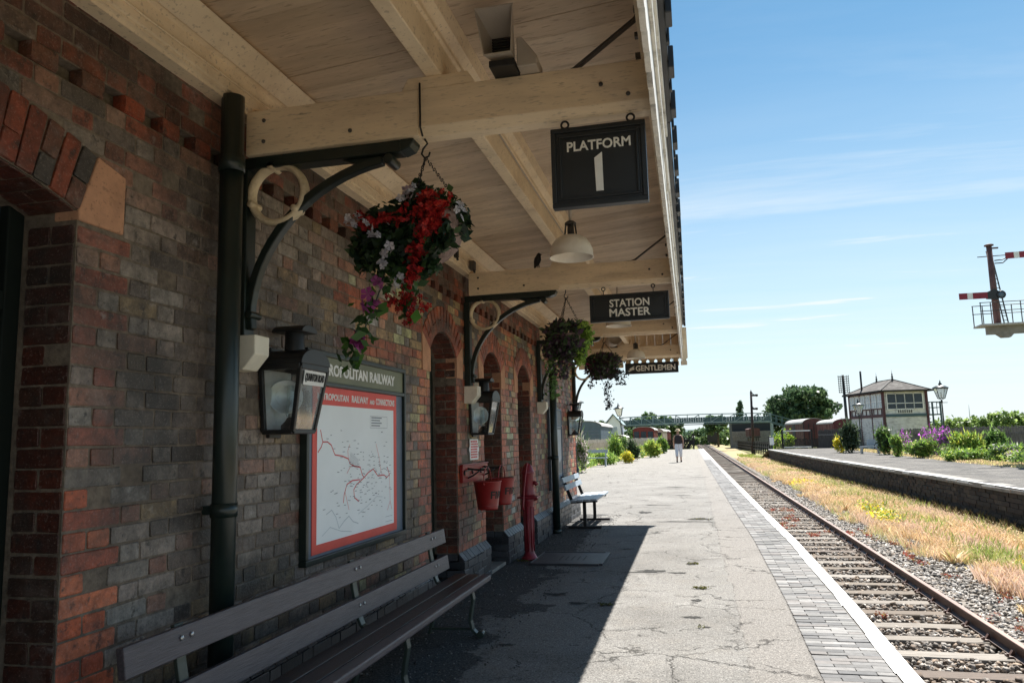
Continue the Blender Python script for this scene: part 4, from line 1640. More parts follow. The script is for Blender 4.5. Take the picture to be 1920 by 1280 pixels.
vsb = MB().lathe(prof, (0, 0, 0), 28)
bw.add([ctr + Rm @ (Vector(v) * .92) for v in vsb.v], vsb.f, None, True)
bw.build('basket', 'wicker', t)
cl = [(x - .12, y - .08, 2.42, .20, .17, .12), (x + .03, y - .06, 2.50, .17, .16, .10), (x - .25, y - .08, 2.33, .10, .12, .15), (x + .14, y + .02, 2.46, .05, .10, .09), (x - .03, y, 2.60, .07, .06, .07), (x - .13, y - .14, 2.29, .15, .08, .12), (x + .02, y - .17, 2.36, .12, .06, .10), (x + .11, y - .15, 2.34, .10, .06, .10), (x + .02, y - .10, 2.22, .09, .08, .06)]
cl = [(a, b, c, r * .88, s * .88, q * .88) for a, b, c, r, s, q in cl]
P = np.concatenate([blob_points(4600, cl, .25), blob_points(200, [(x + .175, y, 2.44, .04, .07, .09)], .3)])
build_np('leaves', leaf_quads(P, .036, None), pick_cols(len(P), DKG, .45), 'leaf', t)
# trailing strands
st = MB()
tr1 = [(x - .17, y - .06, 2.30), (x - .20, y - .06, 2.16), (x - .24, y - .06, 2.06), (x - .28, y - .06, 1.98), (x - .30, y - .06, 1.90), (x - .345, y - .06, 1.84), (x - .36, y - .06, 1.80)]
tr2 = [(x - .02, y - .07, 2.25), (x - .05, y - .07, 2.14), (x - .07, y - .07, 2.06), (x - .085, y - .07, 1.99)]
st.tube(tr1, .004, 6)
st.tube(tr2, .004, 6)
st.build('stem', 'bench_iron', t)
P = np.concatenate([np.array(tr1).repeat(16, 0) + nrs.normal(size=(112, 3)) * .028, np.array(tr2).repeat(9, 0) + nrs.normal(size=(36, 3)) * .025, np.array([[x - .10, y - .10, 2.2]]).repeat(50, 0) + nrs.normal(size=(50, 3)) * [.05, .03, .05]])
build_np('trailing_leaves', leaf_quads(P, .055, None), pick_cols(len(P), [(.05, .12, .03), (.07, .17, .03), (.04, .09, .03)], .3), 'leaf', t)
sprays([(x + .09 + .035 * a, y - .21 + .03 * abs(a), 2.45 + .04 * b) for a in range(-1, 2) for b in range(-2, 2)], 26, .02, [(.34, .012, .015), (.45, .025, .02), (.2, .008, .01), (.5, .05, .03)], .016, 'red_flowers', t)
sprays([(x - .22 + .05 * k, y - .24, 2.415 - .012 * math.sin(k)) for k in range(6)] + [(x + .07 - .016 * k, y - .22 + .012 * k, 2.37 - .034 * k) for k in range(8)] + [(x - .04 - .03 * k, y - .1, 2.05 + .01 * (k % 2)) for k in range(4)] + [(x - .06, y - .08, 1.985), (x, y - .08, 2.03)], 15, .018, [(.32, .012, .015), (.42, .025, .02), (.17, .008, .01)], .015, 'red_flowers', t)
sprays([(x - .29, y - .22, 2.42), (x - .25, y - .24, 2.43), (x - .19, y - .25, 2.36), (x - .15, y - .25, 2.35), (x - .10, y - .24, 2.27), (x - .12, y - .22, 2.22), (x - .08, y - .14, 2.14), (x + .02, y - .20, 2.53), (x + .2, y - .10, 2.46), (x - .02, y - .2, 2.52)], 4, .018, [(.55, .55, .60), (.42, .42, .48), (.62, .58, .60)], .021, 'white_flowers', t)
sprays([(x - .05, y - .06, 2.57), (x - .02, y - .06, 2.55)], 8, .025, [(.35, .25, .28), (.4, .28, .32)], .026, 'mauve_flowers', t)
sprays([(x - .22, y - .08, 2.16), (x - .245, y - .08, 2.07), (x - .25, y - .08, 2.055), (x - .335, y - .08, 1.885), (x - .315, y - .08, 1.885)], 3, .016, [(.30, .05, .20), (.4, .09, .28)], .034, 'magenta_flowers', t)


def basket2(label, x, y, z, wid, leafc, litc, trails, flowers=None):
    t = thing('hanging_basket', label, 'hanging basket', (x, y, z), world=True)
    hk = MB()
    hk.tube([(x, y, 2.868), (x, y, 2.84), (x - .012, y, 2.82), (x - .018, y, 2.80), (x, y, 2.782), (x + .016, y, 2.79), (x + .022, y, 2.805)], .005, 8)
    hk.build('hook', 'iron_black', t)
    ch = MB()
    for a in (0, 2.1, 4.2):
        chain(ch, (x, y, 2.785), (x + wid * .36 * math.cos(a + .3), y + wid * .36 * math.sin(a + .3), z + .06), 16)
    ch.build('chain', 'iron_black', t)
    bw = MB()
    bw.lathe([(0, -.15), (.07, -.14), (.12, -.10), (.155, -.03), (.165, .02), (.15, .02), (0, 0)], (x, y, z), 20)
    bw.build('basket', 'wicker', t)
    h = wid / 2
    P = blob_points(3600, [(x - .02, y, z + .03, h, h * .9, .13), (x - .04, y - .08, z - .10, h * .85, h * .75, .13), (x, y + .02, z - .12, h * .8, h * .8, .10)], .5)
    build_np('leaves', leaf_quads(P, .042, None), pick_cols(len(P), leafc, .35), 'leaf', t)
    if litc:
        P = blob_points(1500, [(x + h * .7, y + .02, z + .0, h * .42, h * .5, .16), (x + h * .55, y, z - .15, h * .3, h * .35, .14)], .35)
        build_np('pale_leaves', leaf_quads(P, .036, None), pick_cols(len(P), litc, .3), 'leaf', t)
    for k, (dx, dz0, dz1, sp, n, cc) in enumerate(trails):
        zz = nrs.uniform(0, 1, n)
        P = np.stack([x + dx + nrs.normal(size=n) * sp * (1 - .5 * zz), y - .05 + nrs.normal(size=n) * sp, z + dz0 + (dz1 - dz0) * zz], 1)
        build_np('trailing_leaves', leaf_quads(P, .032, None), pick_cols(n, cc, .3), 'leaf', t)
    if flowers:
        sprays([(x + a, y - .12, z + b) for a, b in flowers], 5, .025, [(.42, .05, .18), (.3, .03, .13)], .028, 'magenta_flowers', t)


DARKP = [(.085, .05, .08), (.11, .065, .095), (.06, .07, .05), (.09, .14, .06), (.07, .11, .045)]
basket2('hanging basket with dark and lime green foliage trailing from the second beam', -1.145, 7.30, 2.40, .44, DARKP, [(.30, .46, .07), (.40, .56, .12), (.18, .30, .05)], [(-.14, -.15, -.60, .045, 320, [(.10, .20, .06), (.14, .25, .08)]), (-.02, -.15, -.42, .06, 300, DARKP)])
basket2('hanging basket with dark purple foliage trailing from the third beam', -1.185, 10.97, 2.48, .54, DARKP, None, [(.03, -.15, -.66, .045, 260, [(.06, .07, .085), (.08, .10, .11)]), (.20, -.1, -.32, .07, 220, [(.06, .07, .085), (.08, .10, .11)]), (-.2, -.1, -.36, .05, 90, DARKP)], [(-.2, -.06), (-.15, -.09), (-.22, -.12), (-.1, -.02), (-.18, 0)])
# ================================================================== near platform
EX = [(-45, -.06), (-6, -.06), (0, -.05), (5, -.02), (7, .02), (11, .05), (16, 0.0), (39, -.10), (73, -.20), (95, -.26)]


def ex(y):
    return float(np.interp(y, [a for a, b in EX], [b for a, b in EX]))


ys = list(np.arange(-45, -6, 3.0)) + list(np.arange(-6, 30, 1.0)) + list(np.arange(30, 87, 3.0))
m = MB()
for a, b in zip(ys[:-1], ys[1:]):
    m.quad((-9 if a > 14 else -2.5, a, 0), (.665 + ex(a), a, 0), (.665 + ex(b), b, 0), (-9 if a > 14 else -2.5, b, 0))
struct(m.build('platform_surface', 'tarmac'))
m = MB()
for a, b in zip(ys[:-1], ys[1:]):
    m.add([(.6 + ex(a), a, -.006), (1.195 + ex(a), a, -.006), (1.195 + ex(b), b, -.006), (.6 + ex(b), b, -.006)], [(0, 1, 2, 3)], (.13, .12, .11))
    m.add([(1.15 + ex(a), a, -.08), (1.15 + ex(b), b, -.08), (1.15 + ex(b), b, -1.3), (1.15 + ex(a), a, -1.3)], [(0, 1, 2, 3)], (.07, .06, .055))
    m.add([(1.21 + ex(a), a, -.0061), (1.21 + ex(b), b, -.0061), (1.21 + ex(b), b, -.08), (1.21 + ex(a), a, -.08)], [(0, 1, 2, 3)], (.25, .24, .22))
    m.add([(1.21 + ex(a), a, -.08), (1.21 + ex(b), b, -.08), (1.15 + ex(b), b, -.08), (1.15 + ex(a), a, -.08)], [(0, 1, 2, 3)], (.15, .14, .13))
struct(m.build('platform_edge_wall', 'dark_wall_brick'))
PAV = [(.165, .16, .155), (.21, .205, .195), (.12, .118, .118), (.26, .25, .24), (.18, .165, .155)]
m = MB()
y = 2.0
k = 0
Uv, Vv, Nv = Vector((1, 0, 0)), Vector((0, 1, 0)), Vector((0, 0, 1))
while y < 46:
    w = .068 if y < 24 else .136
    xo = ex(y)
    cuts = [.675, .89, 1.095] if k % 2 else [.675, .78, .995, 1.095]
    for a, b in zip(cuts[:-1], cuts[1:]):
        kf = rng.uniform(.62, 1.0)
        c = tuple(v * kf for v in rng.choice(PAV))
        brick_face(m, Vector((xo, y, -.004)), Uv, Vv, Nv, a + .002, b - .002, .002, w - .002, .005 + rng.uniform(-.003, .003), c, worn=.0025)
    y += w
    k += 1
m.add([(.675 + ex(46), 46, .001), (1.095 + ex(46), 46, .001), (1.095 + ex(86), 86, .001), (.675 + ex(86), 86, .001)], [(0, 1, 2, 3)], (.22, .215, .215))
struct(m.build('paver_strip', 'paver'))
m = MB()
ys2 = list(np.arange(-45, -6, 3.0)) + list(np.arange(-6, 40, .46)) + list(np.arange(40, 87, 4.0))
for a, b in zip(ys2[:-1], ys2[1:]):
    g = .004
    xa, xb2 = 1.10 + ex(a), 1.10 + ex(b)
    j = [rng.uniform(-.007, .007) for _ in range(2)]
    m.add([(xa + j[0], a + g, .004), (xa + .115, a + g, .003), (xb2 + .115, b - g, .003), (xb2 + j[1], b - g, .004), (xa + .115, a + g, -.07), (xb2 + .115, b - g, -.07)], [(0, 1, 2, 3), (1, 4, 5, 2)])
struct(m.build('platform_white_line', 'edge_white'))


def blot(cx, cy, rx, ry, z, seed, n=44, amp=.55):
    pts = []
    for k in range(n):
        a = 2 * math.pi * k / n
        r = 1 + amp * n1(math.cos(a) * 1.6 + seed, math.sin(a) * 1.6, seed)
        r *= .75 + .55 * n1(math.cos(a) * 5 + seed, math.sin(a) * 5, seed * 2) + rng.uniform(-.12, .12)
        r = max(.15, r)
        pts.append((cx + rx * r * math.cos(a), cy + ry * r * math.sin(a), z))
    return pts


HOLES = [(-.09, 8.9, .07, .09), (-.22, 8.32, .14, .06), (.0, 7.5, .085, .05), (-.04, 6.98, .055, .07), (-.08, 6.34, .10, .055), (.02, 6.03, .03, .03), (-.50, 8.42, .17, .12), (-1.28, 7.1, .13, .10), (-1.05, 6.75, .10, .06), (-.80, 6.7, .06, .05), (-.62, 8.32, .3, .03), (-.95, 14.8, .16, .3), (-.2, 13.2, .55, .10), (.05, 13.6, .25, .2), (-.8, 16.4, .35, .08), (-.3, 19, .3, .1), (-.6, 11.7, .1, .05), (-1.35, 5.35, .09, .04), (-.9, 10.0, .12, .05), (-.55, 22, .4, .12), (.1, 27, .4, .14)]
m = MB()
for i, (a, b, c, d) in enumerate(HOLES):
    p = blot(a, b, c * 1.0, d * .85, .0025 + .0001 * i, i * 3.7)
    m.add(p, [tuple(range(len(p)))])
struct(m.build('worn_patches', 'hole'))
Q = []
for (a, b, s, n) in ((0.0, 7.5, .055, 120), (-.08, 8.88, .05, 60), (-.80, 6.69, .05, 70), (.05, 13.55, .12, 90), (-2.02, 8.95, .06, 80), (-.02, 6.0, .02, 20)):
    Q.append(np.stack([a + nrs.normal(size=n) * s * .7, b + nrs.normal(size=n) * s * .4, .006 + nrs.uniform(0, .015, n)], 1))
P = np.concatenate(Q)
o = build_np('platform_weeds', leaf_quads(P, .016, None), pick_cols(len(P), [(.12, .12, .03), (.08, .09, .03), (.18, .16, .05)], .3), 'leaf')
struct(o, 'stuff')

# ================================================================== ground, track
m = MB()
m.quad((-900, -60, -1.35), (900, -60, -1.35), (900, 1500, -1.35), (-900, 1500, -1.35))
struct(m.build('field_ground', 'field'))
m = MB()
m.quad((1.0, -50, -1.13), (5.6, -50, -1.13), (5.6, 330, -1.13), (1.0, 330, -1.13))
struct(m.build('ballast_bed', 'ballast_bed'))
m = MB()
gx = [4.2, 4.7, 5.2, 5.8, 6.4, 7.2]
yy = list(np.arange(-50, 330, 4.0))
for a, b in zip(yy[:-1], yy[1:]):
    for p, q in zip(gx[:-1], gx[1:]):
        zf = lambda x, y: -1.14 + .09 * min(1, (x - 4.2) / 1.0) + .03 * n1(x * 2, y * .6)
        m.quad((p, a, zf(p, a)), (q, a, zf(q, a)), (q, b, zf(q, b)), (p, b, zf(p, b)))
struct(m.build('verge_soil', 'dry_soil'))

RX = [1.80, 3.31]
SL = 8.94 - .72 * 9
track = thing('railway_track', 'single rusty railway track on weathered timber sleepers beside the platform', 'railway track', (2.55, 20, -1.0), world=True)
prof = [(-.07, 0), (.07, 0), (.07, .012), (.012, .03), (.010, .10), (.034, .115), (.036, .145), (.030, .152), (-.030, .152), (-.036, .145), (-.034, .115), (-.010, .10), (-.012, .03), (-.07, .012)]


def bend(x, y):
    return x - 2.2e-5 * max(0, y - 70) ** 2


rail_y = [-50, 10, 40, 70, 90, 120, 150, 180, 220, 260, 320]
for x in RX:
    r = MB()
    n = len(prof)
    vs = [(bend(x, y) + a, y, -1.055 + b) for y in rail_y for a, b in prof]
    fs = []
    for i in range(len(rail_y) - 1):
        for k in range(n):
            q = (k + 1) % n
            if k not in (7,):
                fs.append((i * n + k, (i + 1) * n + k, (i + 1) * n + q, i * n + q))
    r.add(vs, fs)
    ro = r.build('rail', 'rail_rust', track)
    r = MB()
    r.add(vs, [(i * n + 7, (i + 1) * n + 7, (i + 1) * n + 8, i * n + 8) for i in range(len(rail_y) - 1)])
    r.build('running_surface', 'rail_top', ro)
SLC = [(.20, .172, .142), (.16, .13, .10), (.26, .232, .20), (.15, .118, .09), (.215, .188, .158), (.13, .10, .08)]
proto = None
sl_y = []
y = SL
k = 0
while y < 70 and k < 96:
    s = MB()
    w = rng.uniform(.115, .135)
    zt = -1.058 + rng.uniform(-.018, .0)
    c = rng.choice(SLC)
    # rough timber: a box with split, uneven edges
    nx = 10
    vs = []
    for i in range(nx + 1):
        x = lerp(1.25, 3.86, i / nx)
        for (dy, dz) in ((-w, -.12), (-w, -.012), (-w + .012, 0), (w - .012, 0), (w, -.012), (w, -.12)):
            vs.append((x, y + dy + rng.uniform(-.006, .006), zt + dz + rng.uniform(-.004, .004)))
    fs = [(i * 6 + q, (i + 1) * 6 + q, (i + 1) * 6 + q + 1, i * 6 + q + 1) for i in range(nx) for q in range(5)]
    fs = [f[::-1] for f in fs] + [tuple(range(6)), tuple(range(nx * 6 + 5, nx * 6 - 1, -1))]
    s.add(vs, fs, c)
    s.build('sleeper', 'sleeper_wood', track)
    sl_y.append((y, zt))
    y += .72 + rng.uniform(-.02, .02)
    k += 1
m = MB()
while y < 260:
    m.span(bend(1.25, y), bend(3.86, y), y - .12, y + .12, -1.16, -1.06, rng.choice(SLC))
    y += .74
struct(m.build('sleeper', 'sleeper_wood', track), 'stuff')
ch = MB()
for (y, zt) in sl_y[:60]:
    for x in RX:
        for s in (-1, 1):
            ch.span(x + s * .05 - .03 + .03 * s, x + s * .05 + .03 + .03 * s, y - .07, y + .07, zt, zt + .022)
            ch.prism([(x + s * .036, zt + .022), (x + s * .09, zt + .022), (x + s * .05, zt + .08), (x + s * .038, zt + .08)][::s], 'y', y - .025, y + .025)
            ch.tube([(x + s * .115, y - .045, zt + .02), (x + s * .115, y - .045, zt + .05)], .014, 6)
struct(ch.build('rail_chair', 'rail_rust', track), 'stuff')

# ballast stones
CUBE = np.array([(-1, -1, -1), (1, -1, -1), (1, 1, -1), (-1, 1, -1), (-1, -1, 1), (1, -1, 1), (1, 1, 1), (-1, 1, 1)], float)
CF = [(0, 3, 2, 1), (4, 5, 6, 7), (0, 1, 5, 4), (1, 2, 6, 5), (2, 3, 7, 6), (3, 0, 4, 7)]


def stones(name, n, x0, x1, y0, y1, zf, size, cols, ypow=1.6):
    X = nrs.uniform(x0, x1, n)
    Y = y0 + (y1 - y0) * nrs.uniform(0, 1, n) ** ypow
    Z = zf(X, Y) + nrs.uniform(-.4, .35, n) * size
    V = CUBE[None] * nrs.uniform(.45, 1.0, (n, 8, 3))
    a = nrs.normal(size=(n, 3, 3))
    q, _ = np.linalg.qr(a)
    V = np.einsum('nij,nkj->nki', q, V)
    V *= (size * .5 * nrs.uniform(.55, 1.25, (n, 1)) * nrs.uniform(.7, 1.2, (n, 3)))[:, None, :]
    V += np.stack([X, Y, Z], 1)[:, None]
    return build_np(name, V, pick_cols(n, cols, .35), 'stone_chip', None, CF)


ST = [(.20, .175, .15), (.12, .105, .092), (.27, .24, .21), (.34, .31, .275), (.17, .13, .10), (.23, .175, .13)]
STL = [(.255, .232, .208), (.165, .152, .138), (.32, .295, .268), (.375, .35, .32), (.21, .182, .152)]
slA = np.array([s[0] for s in sl_y])


def bedz(X, Y):
    d = np.abs(Y[:, None] - slA[None]).min(1)
    return np.where(d < .13, -1.16, -1.095)


struct(stones('ballast_stones', 22000, 1.25, 3.95, 5.5, 42, bedz, .062, ST, 1.7), 'stuff')
struct(stones('shoulder_stones', 20000, 3.42, 5.0, 5.0, 48, lambda X, Y: -1.085 - .02 * np.clip(X - 4.2, 0, 1), .062, STL, 1.6), 'stuff')

struct(stones('platform_grit', 2600, -2.12, -1.35, 3.0, 14.4, lambda X, Y: .003 + 0 * X, .011, [(.12, .115, .11), (.2, .19, .18), (.07, .065, .06)], 1.3), 'stuff')
# dry grass on the verge
ng = 190000


def blades(n, X, Y, Z, h, w, lean, cols, name, matn='straw', patch=None):
    a = nrs.uniform(0, 6.283, n)
    b = nrs.uniform(0, 6.283, n)
    H = h * nrs.uniform(.5, 1.2, n)
    base = np.stack([X, Y, Z], 1)
    side = np.stack([np.cos(a), np.sin(a), 0 * a], 1) * (w * nrs.uniform(.6, 1.3, n))[:, None]
    ln = np.stack([np.cos(b), np.sin(b), 0 * b], 1) * (lean * H * nrs.uniform(.2, 1.0, n))[:, None]
    up = np.stack([0 * a, 0 * a, H], 1)
    V = np.stack([base - side, base + side, base + side * .7 + ln * .45 + up * .65, base + ln + up], 1)
    cc = pick_cols(n, cols, .3)
    if patch:
        for (pc, sx_, sy_, sd_, thr) in patch:
            q = np.array([n1(a * sx_, b * sy_, sd_) for a, b in zip(X, Y)]) + nrs.normal(size=n) * .12
            cc = np.where((q > thr)[:, None], np.array(pc)[None] * (1 + .3 * nrs.uniform(-1, 1, (n, 1))), cc)
    return build_np(name, V, cc, matn)


X = 3.95 + 2.95 * nrs.beta(1.5, 1.1, ng)
Y = 5 + 75 * nrs.uniform(0, 1, ng) ** 1.7
dens = np.array([n1(a * 1.3, b * .5, 7.7) for a, b in zip(X, Y)])
keep = (dens > -.20) & (X > np.interp(Y, [6, 9, 14, 22], [5.1, 4.9, 4.35, 4.0]) + .6 * dens)
X, Y = X[keep], Y[keep]
STRAW = [(.76, .56, .31), (.80, .63, .37), (.66, .46, .26), (.78, .60, .40), (.56, .40, .21), (.72, .50, .33)]
struct(blades(len(X), X, Y, np.full(len(X), -1.09), .24, .0013 + .00010 * Y, .6, STRAW, 'dry_grass', patch=[((.70, .52, .40), .8, .3, 1.3, .25), ((.56, .54, .24), .9, .35, 6.1, .30), ((.44, .47, .18), .7, .25, 9.4, .42)]), 'stuff')
TX = np.concatenate([nrs.uniform(4.5, 6.7, 210), nrs.uniform(3.9, 4.5, 24)])
TY = 6 + 46 * nrs.uniform(0, 1, 234) ** 1.5
TH = np.concatenate([nrs.uniform(.14, .30, 210), nrs.uniform(.08, .15, 24)])
q = np.repeat(np.arange(234), 60)
struct(blades(len(q), TX[q] + nrs.normal(size=len(q)) * .035, TY[q] + nrs.normal(size=len(q)) * .035, np.full(len(q), -1.09), TH[q], .0016 + .00010 * TY[q], 1.1, STRAW + [(.5, .5, .2), (.86, .72, .48)], 'grass_tufts'), 'stuff')
q = nrs.randint(0, len(X), 60000)
P = np.stack([X[q] + nrs.normal(size=60000) * .05, Y[q] + nrs.normal(size=60000) * .06, -1.09 + nrs.uniform(.10, .30, 60000)], 1)
struct(build_np('grass_seed_heads', leaf_quads(P, .010 + .0006 * Y[q], None), pick_cols(60000, [(.76, .62, .40), (.70, .52, .36), (.80, .70, .48), (.66, .52, .30), (.60, .40, .30)], .25), 'straw'), 'stuff')
n = 14000
X = 5.0 + 1.9 * nrs.uniform(0, 1, n)
Y = 6 + 90 * nrs.uniform(0, 1, n) ** 1.4
keep = np.array([n1(a * .9, b * .28, 2.2) + .35 * np.exp(-((b - 23) / 5) ** 2) for a, b in zip(X, Y)]) > .10
X, Y = X[keep], Y[keep]
struct(blades(len(X), X, Y, np.full(len(X), -1.08), .32, .005 + .0002 * Y, .5, [(.26, .34, .08), (.34, .40, .10), (.46, .46, .14), (.20, .28, .07)], 'green_grass'), 'stuff')


def tuft(name, label, cat, x, y, rx, ry, h, n, cols, leaf=.04, group=None, z=-1.08):
    P = blob_points(n, [(x, y, z + h * .45, rx, ry, h * .55)] + [(x + rx * a, y + ry * b, z + h * .3, rx * .4, ry * .4, h * .45) for a, b in nrs.uniform(-.8, .8, (5, 2))], .15)
    P[:, 2] = np.maximum(P[:, 2], z + .01)
    o = build_np(name, leaf_quads(P, leaf, None), pick_cols(n, cols, .3), 'leaf')
    return tag(o, label, cat, group)


YELF = [(.85, .66, .05), (.78, .62, .05), (.45, .46, .08), (.9, .74, .10)]
REDP = [(.36, .075, .06), (.28, .055, .05), (.24, .12, .06), (.40, .16, .10), (.26, .22, .09)]
for k, (x, y, rx, ry, h, n) in enumerate([(4.9, 22.5, .40, 1.3, .42, 1400), (5.6, 14.6, .35, .8, .38, 800), (5.75, 12.2, .3, .6, .36, 700), (5.0, 9.3, .38, .34, .28, 700), (4.9, 39, .7, 2.4, .42, 500), (5.3, 26, .4, 1.3, .40, 420)]):
    tuft('yellow_weed', ['yellow flowering weeds at the ballast edge near the middle of the verge', 'small yellow weed patch in the straw beside the dark retaining wall', 'yellow green weeds in the dry grass on the right', 'bright yellow weed clump in the stones at the lower right', 'yellow flower patch far along the verge below the black fence', 'tall yellow green weeds just before the bend of the verge'][k], 'weed', x, y, rx, ry, h, n, YELF + ([(.26, .36, .08)] * 2 if k in (0, 5, 2) else []), .04 if y < 20 else .07, 'yellow weeds on the verge')
Q, QC = [], []
for (x, y, rx, ry) in [(3.75, 11.2, .18, .5), (4.3, 12.8, .15, .3), (4.55, 9.0, .22, .35), (5.3, 9.9, .2, .6), (4.0, 16.6, .16, .6), (3.8, 20.3, .2, .8), (2.9, 20.5, .2, .5), (2.6, 24.0, .3, .6), (2.35, 22.2, .25, .5), (4.35, 18.5, .2, .5), (2.35, 11.5, .05, .06), (2.6, 27, .3, .7), (4.2, 10.2, .12, .2), (4.1, 14.6, .12, .3)]:
    for a, b in nrs.uniform(-1.2, 1.2, (7, 2)):
        n = int(14 + 260 * rx * ry)
        p = blob_points(n, [(x + rx * a, y + ry * b, -1.055, rx * .45, ry * .35, .05)], .1)
        p[:, 2] = np.maximum(p[:, 2], -1.075)
        Q.append(leaf_quads(p, .026 if y < 15 else .036, None))
        QC.append(pick_cols(n, REDP, .3))
struct(build_np('red_weeds', np.concatenate(Q), np.concatenate(QC), 'leaf'), 'stuff')

# ================================================================== far platform
E2 = [(0, 7.35), (19.8, 7.25), (25.7, 7.17), (36.7, 6.9), (52, 6.68), (74, 6.66)]
e2 = lambda y: float(np.interp(y, [a for a, b in E2], [b for a, b in E2]))
yy = list(np.arange(-46, 73, 2.0)) + [74]
m = MB()
for a, b in zip(yy[:-1], yy[1:]):
    m.quad((e2(a) + .1, a, -.004), (17, a, -.004), (17, b, -.004), (e2(b) + .1, b, -.004))
m.quad((e2(74) + .1, 74, -.004), (17, 74, -.004), (17, 84, -1.1), (e2(74), 84, -1.1))
struct(m.build('far_platform_surface', 'gravel_top'))
m = MB()
y = 4.0
k = 0
DB = [(.042, .034, .03), (.055, .044, .037), (.03, .025, .023), (.066, .055, .045), (.045, .04, .037)]
while y < 74:
    b = min(y + .48, 74)
    for r in range(9):
        z0 = -1.2 + r * .12
        c = rng.choice(DB)
        xo = e2(y) + .06 + rng.uniform(-.008, .008) + (.05 if r < 5 else 0)
        s = (.24 if r % 2 else 0)
        m.span(xo, xo + .3, y + s + .004, b + s - .004, z0 + .004, z0 + .116, c)
    y = b
    k += 1
m.span(e2(30) + .5, e2(30) + .8, -4, 74, -1.3, -.1, (.03, .028, .026))
struct(m.build('far_platform_wall', 'dark_wall_brick'))
m = MB()
y = -2.0
while y < 74:
    b = min(y + .9, 74)
    x = e2(y) + rng.uniform(-.01, .01)
    x2 = e2(b)
    z = rng.uniform(-.006, .006)
    m.add([(x, y + .006, z - .12), (x2, b - .006, z - .12), (x2, b - .006, z), (x, y + .006, z), (x + .5, y + .006, z), (x2 + .5, b - .006, z), (x + .5, y + .006, z - .12)], [(0, 3, 2, 1), (3, 4, 5, 2), (0, 6, 4, 3)])
    y = b
struct(m.build('far_platform_coping', 'concrete'))
m = MB()
y = -2.0
while y < 74:
    b = min(y + .9, 74)
    x, x2 = e2(y) + .005, e2(b) + .005
    j = rng.uniform(-.02, .02)
    m.add([(x, y + .01, .0085), (x + .11 + j, y + .01, .0085), (x2 + .11 + j, b - .01, .0085), (x2, b - .01, .0085), (x - .008, y + .01, -.05 + j), (x2 - .008, b - .01, -.05 + j)], [(0, 1, 2, 3), (4, 0, 3, 5)])
    y = b
struct(m.build('far_platform_white_line', 'edge_white'))
n = 12000
X = nrs.uniform(0, 1, n)
Y = 30 + 50 * nrs.uniform(0, 1, n)
gx_ = np.interp(Y, [30, 36, 45, 59, 83], [12.2, 12.0, 12.4, 12.8, 14.0])
X = gx_ - 1.1 + 1.2 * X ** .7
struct(blades(n, X, Y, np.full(n, -.003), .10, .02, .9, [(.72, .58, .32), (.64, .46, .27), (.55, .50, .2)], 'dry_grass_strip'), 'stuff')
# dead growth at the foot of the far wall
n = 6000
Y = 6 + 60 * nrs.uniform(0, 1, n) ** 1.5
X = np.array([e2(y) for y in Y]) - nrs.uniform(.0, .35, n)
struct(blades(n, X, Y, np.full(n, -1.08), .34, .004 + .0002 * Y, .7, [(.14, .10, .05), (.20, .15, .08), (.10, .10, .04)], 'wall_foot_grass'), 'stuff')
# ================================================================== camera geometry (eye 1.41 m above the platform)
EYE = Vector((0, 0, 1.41))
yaw, pit, rol, FPX = .228945872, .129432273, -.0255738029, 1423.77
F_ = Vector((-math.sin(yaw) * math.cos(pit), math.cos(yaw) * math.cos(pit), math.sin(pit)))
R0 = Vector((math.cos(yaw), math.sin(yaw), 0))
U0 = R0.cross(F_)
R_ = R0 * math.cos(rol) + U0 * math.sin(rol)
U_ = R0 * -math.sin(rol) + U0 * math.cos(rol)


def at(px, py, Y):
    d = F_ + R_ * ((px - 960) / FPX) - U_ * ((py - 640) / FPX)
    return EYE + d * (Y / d.y)


def bush(name, label, px0, px1, py0, Y, cols, leaf=.09, n=700, cat='shrub', group=None, base=0.0, depth=None, matn='leaf', clumps=7):
    """shrub spanning the given picture columns, py0 its top, standing on z=base at distance Y"""
    a, b = at(px0, 815, Y), at(px1, 815, Y)
    top = at((px0 + px1) / 2, py0, Y).z
    w = (b.x - a.x) / 2
    h = top - base
    cx = (a.x + b.x) / 2
    d = depth or w * .8
    r = random.Random(px0 * 7 + px1)
    cl = [(cx, Y, base + h * .42, w * .62, d * .62, h * .45)]
    for k in range(clumps):
        t = r.uniform(0, 6.28)
        q = r.uniform(.35, .62)
        s = r.uniform(.22, .45)
        cl.append((cx + w * q * math.cos(t), Y + d * q * math.sin(t), base + h * r.uniform(.3, .72), w * s, d * s, h * s * .75))
    n = int(n * 2.0)
    leaf = leaf * 1.15
    P = blob_points(n, cl, .35)
    P += nrs.normal(size=P.shape) * (.06 * h)
    P[:, 2] = np.maximum(P[:, 2], base + .02)
    nb = int(n * .22)
    B = P[nrs.randint(0, n, nb)]
    up = nrs.normal(size=(nb, 3)) * .45
    up[:, 2] = np.abs(up[:, 2]) + .7
    up *= (h * nrs.uniform(.10, .26, nb))[:, None]
    sd_ = nrs.normal(size=(nb, 3))
    sd_[:, 2] *= .2
    sd_ *= (leaf * .16 / np.linalg.norm(sd_, axis=1))[:, None]
    V = np.concatenate([leaf_quads(P, leaf, None), np.stack([B - sd_ * .5, B + up * .5 - sd_, B + up, B + up * .5 + sd_], 1)])
    o = build_np(name, V, pick_cols(n + nb, cols, .4), matn)
    return tag(o, label, cat, group)


